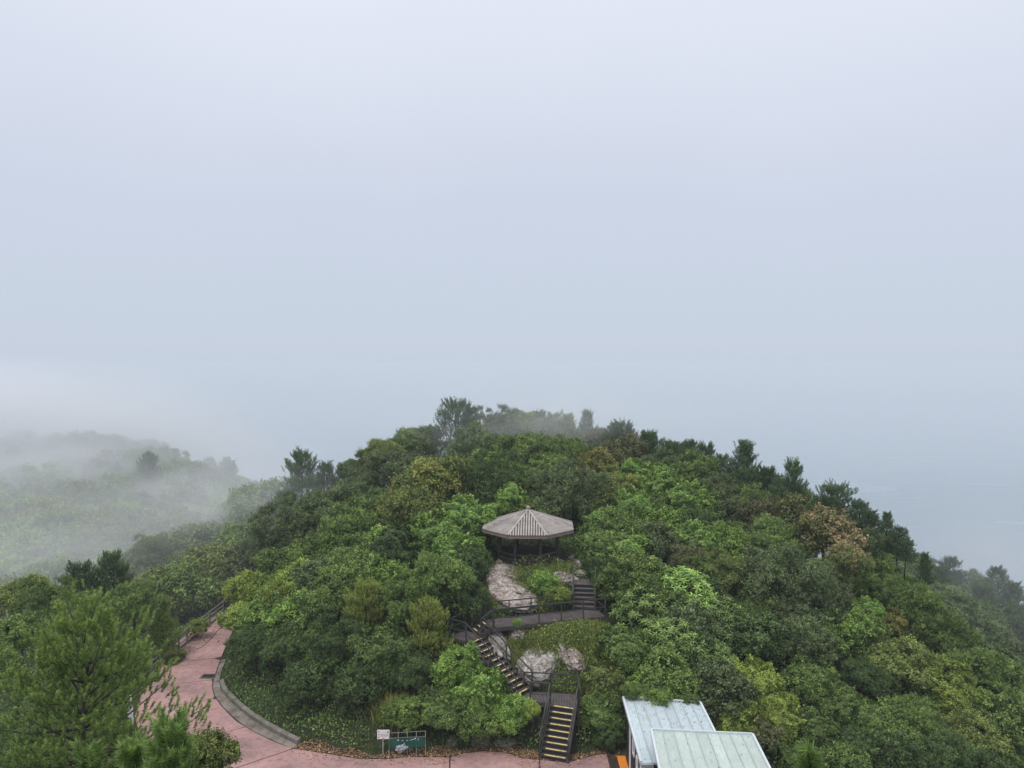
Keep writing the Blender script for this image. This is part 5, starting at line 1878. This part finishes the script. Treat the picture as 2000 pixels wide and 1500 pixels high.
# fill between the named trees on the knoll
CLEAR = [gp(*q)[:2] for q in ((868, 1262, 3.6), (925, 1215, 4.0), (955, 1200, 4.5), (965, 1180, 4.5), (940, 1108, 6), (950, 1060, 6), (1130, 1060, 6), (1160, 1100, 6), (1180, 1180, 4.5), (1180, 1260, 3.5), (1150, 1330, 2), (1135, 1400, 1), (1140, 1490, 0), (1030, 1490, 0), (1060, 1400, 1), (1010, 1370, 1.5))]


def free(x, y, m=1.2):
    X, Y = np.array([x]), np.array([y])
    if in_poly(X, Y, CLEAR)[0] or in_poly(X, Y, PATH_POLY)[0] or in_poly(X, Y, PLAZA_POLY)[0]: return False
    if min(seg_dist(X, Y, PATH_L)[0], seg_dist(X, Y, PATH_R)[0], seg_dist(X, Y, PLAZA_B)[0]) < m: return False
    if abs(x - 7.6) < 3.2 and y < 37: return False
    if math.hypot(x - GC.x, y - GC.y) < 4.4: return False
    return True


def knoll_keep(x, y):
    px, py = px_of(x, y, gz(x, y) + 1.2)
    if not (430 < px < 2060) or py > 1560: return False
    # the coloured crowns stay in view
    if any(abs(px - a) < r_ * 1.25 and -20 < py - b_ < r_ * 2.2 for a, b_, r_ in ((1608, 1052, 76), (1163, 918, 48), (852, 955, 70), (1660, 1092, 34), (1735, 1222, 34), (1880, 1380, 50), (1830, 1330, 54), (1745, 1300, 55), (1468, 1335, 58), (1432, 1400, 46), (1525, 1400, 48))): return False
    # keep the shaded bank by the path low
    if y < 43.5 and -17 < x < 1: return False
    if 0 < x < 6.5 and y < 44: return False
    return free(x, y, 2.2)


wood(-20, 34, 36, 84, 3.3, knoll_keep, 'green undergrowth tree filling the canopy of the wooded knoll', 'filling trees of the knoll', 1.3, 1.9, ['mid', 'grey', 'mid', 'dark', 'mid', 'bright'])

# ------------------------------------------------------------------ near pines at the foot of the camera
def near_pine(px, py_top, d, H, R, mat, label, seed, shoots, needles, nl, nw, sl, **kw):
    p = dp(px, py_top, d)
    g = gz(p[0], p[1])
    s = 1.0
    cm, tm = pine_meshes('near_pine', seed, H, R, shoots=shoots, needles=needles, nl=nl, nw=nw, sl=sl, **kw)
    root = thing('pine_tree', label, 'pine tree', (p[0], p[1], g))
    zc = p[2] - H - g
    tr = link('trunk', tm, root, (0, 0, zc))
    cw = link('crown', cm, root, (0, 0, zc))
    cw.material_slots[0].link = 'OBJECT'
    cw.material_slots[0].material = L[mat]
    # the rest of the stem down to the ground
    if zc > 0:
        MB().tube([(p[0], p[1], g - .3), (p[0], p[1], p[2] - H + .1)], [H * .03, H * .022], 8).build('lower_trunk', M['bark'], root)
    return root


near_pine(160, 1222, 20.0, 4.7, 3.05, 'pine_fresh', 'big near pine with fluffy upright shoots spreading over the pink path', 4, 2100, 74, .085, .019, .26, low=.02, taper=.75, tilt=8, power=2.0, nwh=11)
near_pine(333, 1450, 9.0, 1.6, .36, 'pine_bright', 'young bright pine top with long needles at the bottom edge', 15, 40, 85, .10, .0115, .22, low=.02, taper=.7, nwh=6, tilt=25, inner=.6)
near_pine(262, 1478, 9.2, 1.2, .16, 'pine_bright', 'smaller bright pine top next to the young bright pine', 16, 12, 85, .10, .0115, .18, low=.02, taper=.6, nwh=4, tilt=35, inner=.6)
near_pine(172, 1500, 9.0, 1.0, .2, 'pine_bright', 'pale pine tip rising from the bottom edge under the big pine', 17, 14, 85, .10, .0115, .18, low=.02, taper=.6, nwh=4, tilt=35, inner=.6)
near_pine(1580, 1497, 8.0, .5, .06, 'pine_bright', 'single pine tip with long spreading needles at the bottom edge near the shelter', 18, 4, 80, .16, .011, .06, low=.02, taper=.6, nwh=2, tilt=50, inner=.6)
p_ = dp(400, 1490, 11.5)
put(p_, .42, 'small', 'olive', 'leafy branch tip of a broadleaf tree at the bottom edge beside the path')

# ------------------------------------------------------------------ dead wood and overhanging twigs
def twig(name, label, cat, start, d0, ln, seed, leaves=0, mat='bark'):
    r_ = random.Random(seed)
    mb = MB()
    tips = []

    def grow(p, d, l, rad, lev):
        pts = [p]
        for k in range(4):
            d = (d + Vector((r_.uniform(-.35, .35), r_.uniform(-.35, .35), r_.uniform(-.25, .25)))).normalized()
            pts.append(pts[-1] + d * (l / 4))
        mb.tube(pts, [rad, rad * .85, rad * .7, rad * .5, rad * .3], 5)
        tips.append(pts[-1])
        if lev:
            for k in (1, 2, 3):
                grow(pts[k], (d + Vector((r_.uniform(-1, 1), r_.uniform(-1, 1), r_.uniform(-.4, .6)))).normalized(), l * .55, rad * .5, lev - 1)
    grow(V(start), Vector(d0).normalized(), ln, .03, 2)
    o = mb.build(name, M[mat])
    tag(o, label, cat)
    if leaves:
        P = np.array([list(t_) for t_ in tips]).repeat(leaves, 0)
        P = P + rg0.normal(size=P.shape) * .12
        v = leaf_quads(rg0, P, unit(rg0.normal(size=P.shape) + np.array([0, 0, .6])), .13, .06, .2)
        link('leaves', np_mesh('leaves', v, np.arange(len(v)).reshape(-1, 4), [L['litter']], np.repeat(rg0.random(len(P)), 4)), o)
    return o


rg0 = np.random.default_rng(12)
twig('overhanging_branch', 'thin branch with brown leaves hanging over the narrow part of the pink path', 'branch', gp(436, 1222, 2.2), (-.5, -1, -.55), 1.9, 3, leaves=7)
for i, (px, py, z_, dd, ln, lab) in enumerate(((690, 1300, 2.6, (.6, -.5, .5), 1.6, 'bare grey branch sticking out of the dark bush in the middle of the bank'), (735, 1325, 2.2, (-.7, -.6, .3), 1.3, 'bare curved branch below the vine curtain'),
                                               (815, 1345, 2.0, (.8, -.5, .6), 1.5, 'bare thin branch pointing toward the bright leafy mounds'), (585, 1300, 2.0, (-.3, -.7, .5), 1.2, 'bare twig among the dark bushes near the path bend'),
                                               (1180, 1345, 2.6, (-.2, -.6, .8), 1.0, 'pale dry twigs on the olive leafy mound right of the boulders'))):
    t_ = find_depth(px, py, 20, 1.0) - .8
    twig('dry_branch', lab, 'branch', dp(px, py, t_), dd, ln, 20 + i, mat='timber_grey')

# ------------------------------------------------------------------ low growth
rg = np.random.default_rng(3)


def scatter(n, box, keep):
    x = rg.uniform(box[0], box[1], n)
    y = rg.uniform(box[2], box[3], n)
    k = keep(x, y)
    return x[k], y[k]


def off_path(x, y, m):
    bad = in_poly(x, y, PATH_POLY) | in_poly(x, y, PLAZA_POLY)
    d = np.minimum(seg_dist(x, y, PATH_R), np.minimum(seg_dist(x, y, PLAZA_B), seg_dist(x, y, PATH_L)))
    return (~bad) & (d > m)


def clear_of_timber(x, y):
    ok = np.hypot(x - GC.x, y - GC.y) > 2.55
    ok &= ~((x > 4.2) & (x < 10.5) & (y < 36.6))
    for (a, c), hw, drop in TIMBER:
        ok &= seg_dist(x, y, [a, c]) > hw * .86
    return ok


bank = lambda x, y: off_path(x, y, .62) & clear_of_timber(x, y)
x, y = scatter(230000, (-42, 30, 26, 58), bank)
z = ground(x, y) + rg.random(len(x)) * (.22 + .75 * np.clip(.35 + noise3(np.stack([x, y, x * 0], 1) * .55, 6, 4), 0, 1.2))
Pn = np.stack([x, y, z], 1)
Nn = unit(np.array([0, 0, 1.0]) + rg.normal(size=Pn.shape) * .6)
v = leaf_quads(rg, Pn, Nn, .13, .085, .2)
vv = np.clip(.35 + .25 * noise3(Pn * .5, 8) + .3 * rg.normal(size=len(x)) * .6, 0, 1)
ug = link('undergrowth', np_mesh('undergrowth', v, np.arange(len(v)).reshape(-1, 4), [L['mid']], np.repeat(vv, 4)))
tag(ug, 'low leafy undergrowth covering the bank and the ground between the trees', kind='stuff')


def blades(name, x, y, hmin, hmax, wd, mat, label, lean=.5):
    n = len(x)
    z = ground(x, y) - .02
    h = rg.uniform(hmin, hmax, n)
    a = rg.uniform(0, 6.28, n)
    b = rg.uniform(0, 6.28, n)
    w_ = np.stack([np.cos(a), np.sin(a), a * 0], 1) * wd * .5
    ln = np.stack([np.cos(b), np.sin(b), a * 0], 1) * (h * lean * rg.random(n))[:, None]
    base = np.stack([x, y, z], 1)
    mid = base + ln * .4 + np.stack([a * 0, a * 0, h * .62], 1)
    tip = base + ln + np.stack([a * 0, a * 0, h * .95], 1)
    v = np.stack([base - w_, base + w_, mid + w_ * .7, mid - w_ * .7, tip], 1).reshape(-1, 3)
    i = np.arange(n)[:, None] * 5
    f4 = i + np.array([[0, 1, 2, 3]])
    f3 = i + np.array([[3, 2, 4]])
    val = np.clip(rg.random(n) * .7 + .25 * noise3(base * .9, 5), 0, 1)
    o = link(name, np_mesh(name, v, [f4, f3], [L[mat]], np.repeat(val, 5)))
    return tag(o, label, kind='stuff')


def seen_in(x, y, poly, h=.2):
    P = np.stack([x, y, ground(x, y) + h], 1) - CAMP
    t_ = P @ FWD
    return in_poly(1000 + FPX * (P @ RGT) / t_, 750 - FPX * (P @ UPV) / t_, poly)


SLOPE = [(955, 1226), (1182, 1200), (1205, 1260), (1190, 1350), (1130, 1355), (1020, 1335), (985, 1265)]
FRONT = [(940, 1100), (1125, 1100), (1122, 1185), (955, 1192)]
slope = [(2, 38), (2, 39), (3, 39)]
x, y = scatter(200000, (-6, 9, 34, 52), lambda x, y: (seen_in(x, y, SLOPE) | seen_in(x, y, FRONT)) & clear_of_timber(x, y))
hw_ = 24000
Pn = np.stack([x[:hw_], y[:hw_], ground(x[:hw_], y[:hw_]) + rg.uniform(.02, .32, len(x[:hw_])) * (.5 + .6 * (noise3(np.stack([x[:hw_], y[:hw_], x[:hw_] * 0], 1) * .8, 16) > 0))], 1)
v = leaf_quads(rg, Pn, unit(np.array([0, -.2, 1.0]) + rg.normal(size=Pn.shape) * .6), .11, .06, .2)
wd_ = link('weeds', np_mesh('weeds', v, np.arange(len(v)).reshape(-1, 4), [L['olive']], np.repeat(np.clip(.5 + .3 * noise3(Pn * .8, 9) + .25 * rg.normal(size=len(Pn)), 0, 1), 4)))
tag(wd_, 'leafy yellow green weeds on the slope round the boulders', kind='stuff')
blades('grass', x, y, .15, .5, .022, 'grass', 'yellow green grass on the slope round the boulders and the pavilion front', .7)
x, y = scatter(40000, (-22, 6, 33, 52), lambda x, y: off_path(x, y, .30) & (np.minimum(seg_dist(x, y, PLAZA_B), seg_dist(x, y, [np.array(q) for q in gb])) < 2.6) & ~seen_in(x, y, SLOPE) & clear_of_timber(x, y))
blades('verge_grass', x, y, .10, .38, .02, 'mid', 'short rough grass on the verge along the path', .8)
# tall grass clump above the notice
c_ = gp(775, 1425, .7)
x = c_[0] + rg.normal(size=900) * .55
y = c_[1] + .5 + rg.normal(size=900) * .25
tg_ = blades('grass_clump', x, y, .5, 1.15, .03, 'grass', 'clump of tall arching grass', 1.1)
tag(tg_, 'clump of tall arching grass just behind the banner fence', 'grass clump', kind='thing')
# dead leaves along the edge of the plaza
x, y = scatter(60000, (-11, 6, 33, 40), lambda x, y: (seg_dist(x, y, PLAZA_B) < .55 * (1 + .5 * np.sin(x * 2.1) * np.sin(x * .9 + 1))) & (off_path(x, y, -1) | (rg.random(len(x)) < .10)))
Pn = np.stack([x, y, np.maximum(ground(x, y), .0) + rg.uniform(.03, .07, len(x))], 1)
v = leaf_quads(rg, Pn, unit(np.array([0, 0, 1.0]) + rg.normal(size=Pn.shape) * .35), .085, .055, .1)
lt = link('leaf_litter', np_mesh('leaf_litter', v, np.arange(len(v)).reshape(-1, 4), [L['litter']], np.repeat(rg.random(len(x)), 4)))
tag(lt, 'fallen brown leaves along the edge of the pink path', kind='stuff')

def roof_litter(a, b_, c, d, n, power):
    s_, t_ = rg.random(n), rg.random(n) ** power
    a, b_, c, d = [np.array(k, float) for k in (a, b_, c, d)]
    P = (a * (1 - s_)[:, None] + b_ * s_[:, None]) * t_[:, None] + (d * (1 - s_)[:, None] + c * s_[:, None]) * (1 - t_)[:, None]
    P[:, 2] += .02
    return P


Pn = np.concatenate([roof_litter(*ra, 260, 5.0), roof_litter(bl, br, tr, tl, 40, 1.2)])
v = leaf_quads(rg, Pn, unit(np.array([0, 0, 1.0]) + rg.normal(size=Pn.shape) * .3), .075, .05, .1)
rl = link('roof_leaf_litter', np_mesh('roof_leaf_litter', v, np.arange(len(v)).reshape(-1, 4), [L['litter']], np.repeat(rg.random(len(Pn)), 4)))
tag(rl, 'dead leaves fallen on the shelter roofs', kind='stuff')

# ------------------------------------------------------------------ forest trees the photograph shows nothing of are left out; the others get their own label
# one entry per forest tree in planting order: None = nothing of it is seen, '' = keeps the label it shares with trees that nothing tells apart
FOREST = [
    'mid green tree just below the far left olive tree', 'mid green tree just below the tall left dark pine', 'olive green tree just to the left of the rail fence',
    'mid green tree just above the rail fence', 'closest olive green tree above the far left olive tree', 'mid green tree just to the right of the far left olive tree',
    'grey green tree just to the right of the tall left dark pine', 'closest olive green tree to the left of the dim tree by the misty hollow', None, None,
    'grey green tree just to the left of the tall left dark pine', 'closest green tree above the tall left dark pine', 'mid green tree just to the right of the tall left dark pine',
    'closest mid green tree above the dim tree by the misty hollow', None, None, 'second closest green tree above the far left olive tree', 'closest mid green tree above the tall left dark pine',
    None, 'closest mid green tree to the left of the dim tree by the misty hollow', None, 'closest green tree above the far left olive tree',
    'mid green tree just to the left of the tall left dark pine', 'second closest green tree above the tall left dark pine', None, None,
    'mid green tree just to the left of the many tipped misty pine', 'third closest green tree above the far left olive tree', 'second closest mid green tree above the tall left dark pine',
    'closest grey green tree above the tall left dark pine', None, None, 'second closest mid green tree above the dim tree by the misty hollow', None,
    'fourth closest green tree above the far left olive tree', 'fifth closest mid green tree above the tall left dark pine', 'closest olive green tree above the tall left dark pine', None, None,
    'closest grey green tree above the dim tree by the misty hollow', None, 'second closest olive green tree above the far left olive tree', 'grey green tree just above the far left olive tree',
    'fifth closest green tree above the far left olive tree', 'second closest olive green tree above the tall left dark pine', 'third closest mid green tree above the tall left dark pine',
    'second closest olive green tree to the left of the dim tree by the misty hollow', None, None, 'seventh closest green tree above the far left olive tree',
    'sixth closest green tree above the far left olive tree', 'third closest olive green tree above the far left olive tree', 'fourth closest green tree above the tall left dark pine',
    'third closest green tree above the tall left dark pine', None, 'olive green tree just above the dim tree by the misty hollow', None, '', 'mid green tree just above the far left olive tree', '',
    'fourth closest mid green tree above the tall left dark pine', 'second closest grey green tree above the tall left dark pine', 'green tree just to the left of the dim tree by the misty hollow',
    'closest green tree above the dim tree by the misty hollow', None, None, '', '', 'sixth closest mid green tree above the tall left dark pine',
    'third closest olive green tree above the tall left dark pine', 'second closest mid green tree to the left of the dim tree by the misty hollow',
    'third closest green tree above the dim tree by the misty hollow', None, None, None, '', '', '', '', 'third closest mid green tree to the left of the dim tree by the misty hollow', None, None,
    None, None, None, '', '', '', '', None, None, None, None, None, '', '', '', None, '', None, 'second closest green tree above the dim tree by the misty hollow', None, '', '', '', '', '', '', None,
    'second closest grey green tree above the dim tree by the misty hollow', None, None, '', '', '', '', None, None, '', None, None, None, None, '', '', '', '', '', '', None, None, None, None, '',
    '', '', '', None, '', '', '', None, None, None, None, '', '', '', '', '', None, None, '', None, None, None, '', '', None, '', '', '', '', '', '', None, None, None, None, None, None, None, None,
    None, None, '', '', None, None, None, None, None, None, None, '', None, '', '', None, None, None, None, None, None, None, None, None, None, None, '', None, None, None, None, None, None, None,
    None, None, None, '', None, None, None, None, None, None, None, None, None, None, None, None, None, None, None, '', '', None, '', '', '', None, '', None, '', '', None, None, '', '', '', None,
    None, None, None, '', None, None, None, None, None, None, None, None, None, None, None, 'second closest mid green tree below the sunlit olive tree',
    'dark green tree just to the left of the yellow tipped trees', 'dark green tree just below the yellow tipped trees', 'mid green tree just above the blue shelter roof',
    'grey green tree just to the left of the yellow green vines', 'closest mid green tree below the sunlit olive tree', 'grey green tree just to the right of the yellow tipped trees',
    'dark green tree just below the long leaved trees', 'mid green tree just to the right of the yellow green vines', 'mid green tree just to the right of the yellow tipped trees', None,
    'mid green tree just below the light feathery tree', 'closest mid green tree to the left of the long leaved trees', 'grey green tree just to the right of the long leaved trees',
    'dark green tree just below the biggest grey green crown', 'second closest mid green tree to the left of the small golden bush', 'green tree just to the left of the light feathery tree',
    'green tree just below the light feathery tree', 'mid green tree just to the right of the light feathery tree', 'green tree just above the vine curtain',
    'dark green tree just below the bright kudzu mounds', 'second closest mid green tree to the left of the long leaved trees', 'dark green tree just above the long leaved trees',
    'dark green tree just to the right of the long leaved trees', 'mid green tree just to the left of the biggest grey green crown', 'green tree just to the left of the small golden bush',
    'closest mid green tree to the left of the small golden bush', 'mid green tree just above the yellow tipped trees', 'dark green tree just above the yellow tipped trees',
    'mid green tree just to the left of the light feathery tree', 'grey green tree just above the light feathery tree', 'green tree just to the left of the broad yellowing tree',
    'mid green tree just to the right of the pavilion roof', 'second closest mid green tree to the left of the bright vine slope', 'mid green tree just above the long leaved trees',
    'dark green tree just to the left of the biggest grey green crown', None, 'mid green tree just to the right of the small golden bush', 'second closest mid green tree below the open dark pine',
    None, 'dark green tree just above the light feathery tree', 'closest mid green tree to the left of the bright vine slope', 'grey green tree just below the bright vine slope',
    'green tree just below the three spired pine', 'grey green tree just above the biggest grey green crown', 'dark green tree just above the small golden bush', None,
    'grey green tree just below the open dark pine', None, None, 'dark green tree just to the left of the broad yellowing tree', 'mid green tree just below the golden yellow tree', None,
    'dark green tree just to the right of the bright vine slope', 'green tree just above the biggest grey green crown', 'mid green tree just below the last slender pine spire', None,
    'mid green tree just below the dim tree by the misty hollow', None, None, 'closest mid green tree above the pavilion roof', 'grey green tree just to the right of the pavilion roof', None,
    'mid green tree just to the right of the bright vine slope', 'mid green tree just below the three spired pine', 'mid green tree just above the small golden bush',
    'closest mid green tree below the open dark pine', None, 'second closest mid green tree below the many tipped misty pine', 'mid green tree just to the right of the many tipped misty pine',
    'dark green tree just to the left of the pavilion roof', None, 'mid green tree just above the bright vine slope', None, None, None,
    'grey green tree just to the right of the dim tree by the misty hollow', None, None, 'second closest mid green tree above the pavilion roof', None, 'green tree just above the bright vine slope',
    None, None, None, None, 'green tree just below the many tipped misty pine', 'closest mid green tree below the many tipped misty pine',
    'closest grey green tree to the left of the broad yellowing tree', None, None, 'mid green tree just to the left of the golden yellow tree', None, None, None, None, None, None,
    'second closest grey green tree to the left of the broad yellowing tree', 'green tree just to the right of the broad crest pine', None, 'green tree just above the pavilion roof', None, None,
    None, None, None, None, None, None, None, None, None, None, None, None, None, None, None, None, None, None, 'mid green tree just below the broad crest pine', None, None, None,
    'green tree just above the golden yellow tree', None, None, None, None, None, None, None, None, None, None, None, None, None, None, None, None, None, None, None, None, None, None, None, None,
    None, None, 'mid green tree just above the golden yellow tree', None, None, None, None, None, None, None, None, None, None, None, None, None, None, None, None, None, None, None, None, None, None,
    None, None, None, None, None, None, None, None, None, None, None, None,
]
for o_, lab in zip(WOOD, FOREST):
    if lab is None:
        for ch in list(o_.children): bpy.data.objects.remove(ch)
        bpy.data.objects.remove(o_)
    elif lab:
        o_['label'] = lab

# ------------------------------------------------------------------ air
def volume_mat(name, density, color=(0.97, 0.98, 1.0), aniso=0.0, soft=False, nscale=1.5, lo=.42, hi=.7, edge=1.0, torn=0.5):
    m, t, o = new_mat(name)
    pv_ = N(t, 'ShaderNodeVolumePrincipled')
    pv_.inputs['Color'].default_value = col(color)
    pv_.inputs['Density'].default_value = density
    pv_.inputs['Anisotropy'].default_value = aniso
    if soft:
        tc = t.nodes.new('ShaderNodeTexCoord')
        ln0 = N(t, 'ShaderNodeVectorMath', _operation='LENGTH')
        t.links.new(tc.outputs['Object'], ln0.inputs[0])
        nr_ = N(t, 'ShaderNodeTexNoise', Scale=nscale * 1.3, Detail=4.0, Roughness=0.6, Distortion=0.8)
        t.links.new(tc.outputs['Object'], nr_.inputs['Vector'])
        ln = N(t, 'ShaderNodeMath', _operation='MULTIPLY_ADD')
        ln.inputs[1].default_value = torn
        t.links.new(nr_.outputs[0], ln.inputs[0])
        t.links.new(ln0.outputs['Value'], ln.inputs[2])
        mr = N(t, 'ShaderNodeMapRange', _interpolation_type='SMOOTHSTEP')
        mr.inputs['From Min'].default_value = 1.0 + torn * .4
        mr.inputs['From Max'].default_value = 1.0 + torn * .4 - edge
        t.links.new(ln.outputs['Value'], mr.inputs['Value'])
        n1 = N(t, 'ShaderNodeTexNoise', Scale=nscale, Detail=2.5, Roughness=0.55)
        t.links.new(tc.outputs['Object'], n1.inputs['Vector'])
        m2 = N(t, 'ShaderNodeMapRange', _interpolation_type='SMOOTHSTEP')
        m2.inputs['From Min'].default_value = lo
        m2.inputs['From Max'].default_value = hi
        t.links.new(n1.outputs[0], m2.inputs['Value'])
        mu = N(t, 'ShaderNodeMath', _operation='MULTIPLY')
        t.links.new(mr.outputs[0], mu.inputs[0])
        t.links.new(m2.outputs[0], mu.inputs[1])
        mu2 = N(t, 'ShaderNodeMath', _operation='MULTIPLY')
        mu2.inputs[1].default_value = density
        t.links.new(mu.outputs[0], mu2.inputs[0])
        t.links.new(mu2.outputs[0], pv_.inputs['Density'])
    t.links.new(pv_.outputs[0], o.inputs['Volume'])
    return m


hz = link('haze', None)
bpy.data.objects.remove(hz)
hm = MB().prism([(-6100, -6100), (6100, -6100), (6100, 6100), (-6100, 6100)], SEA_Z - 1.0, 30.0).mesh('haze', volume_mat('haze', 0.0005, (.806, .847, .892)))
tag(link('haze', hm), 'thin sea haze filling the air', kind='stuff')


def mist(center, size, density, label, seed_shift=0.0, rz=0.0, **kw):
    me = np_mesh('mist', _MV, _MF, [volume_mat('mist', density, soft=True, **kw)])
    o = link('mist', me, None, center)
    o.scale = size
    o.rotation_euler = (0, 0, rz)
    return tag(o, label, kind='stuff')


_MV, _MF = ico(2)
_MV = _MV * 1.06
if MIST:
    mist((-98, 116, 4), (78, 60, 21), .20, 'thick mist rolling over the left hillside', lo=.25, hi=.62, edge=1.0, nscale=1.9, torn=.9, color=(.908, .928, .958))
    mist((2, 76, 13), (26, 10, 7), .10, 'thin mist wisp drifting over the summit pines', lo=.35, hi=.7, edge=.9)
    mist((-24, 73, 6), (16, 10, 8), .09, 'thin mist wisp round the low end of the crest', lo=.3, hi=.7, edge=.9)
    mist((-42, 76, 1), (42, 27, 13), .036, 'thin mist lying in the hollow beyond the path', lo=.2, hi=.65, edge=.95)
    mist((-40, 64, 0), (32, 20, 11), .018, 'thin mist creeping up toward the rail fence', lo=.15, hi=.6, edge=1.0)
    mist((78, 118, -16), (44, 32, 18), .02, 'thin mist on the far ridge above the sea', lo=.1, hi=.5, edge=.95)
    mist((200, 2500, -70), (3600, 2600, 88), .0034, 'low sea fog bank far out over the water', lo=.0, hi=.3, edge=.34, nscale=2, torn=.0, color=(.800, .853, .898))
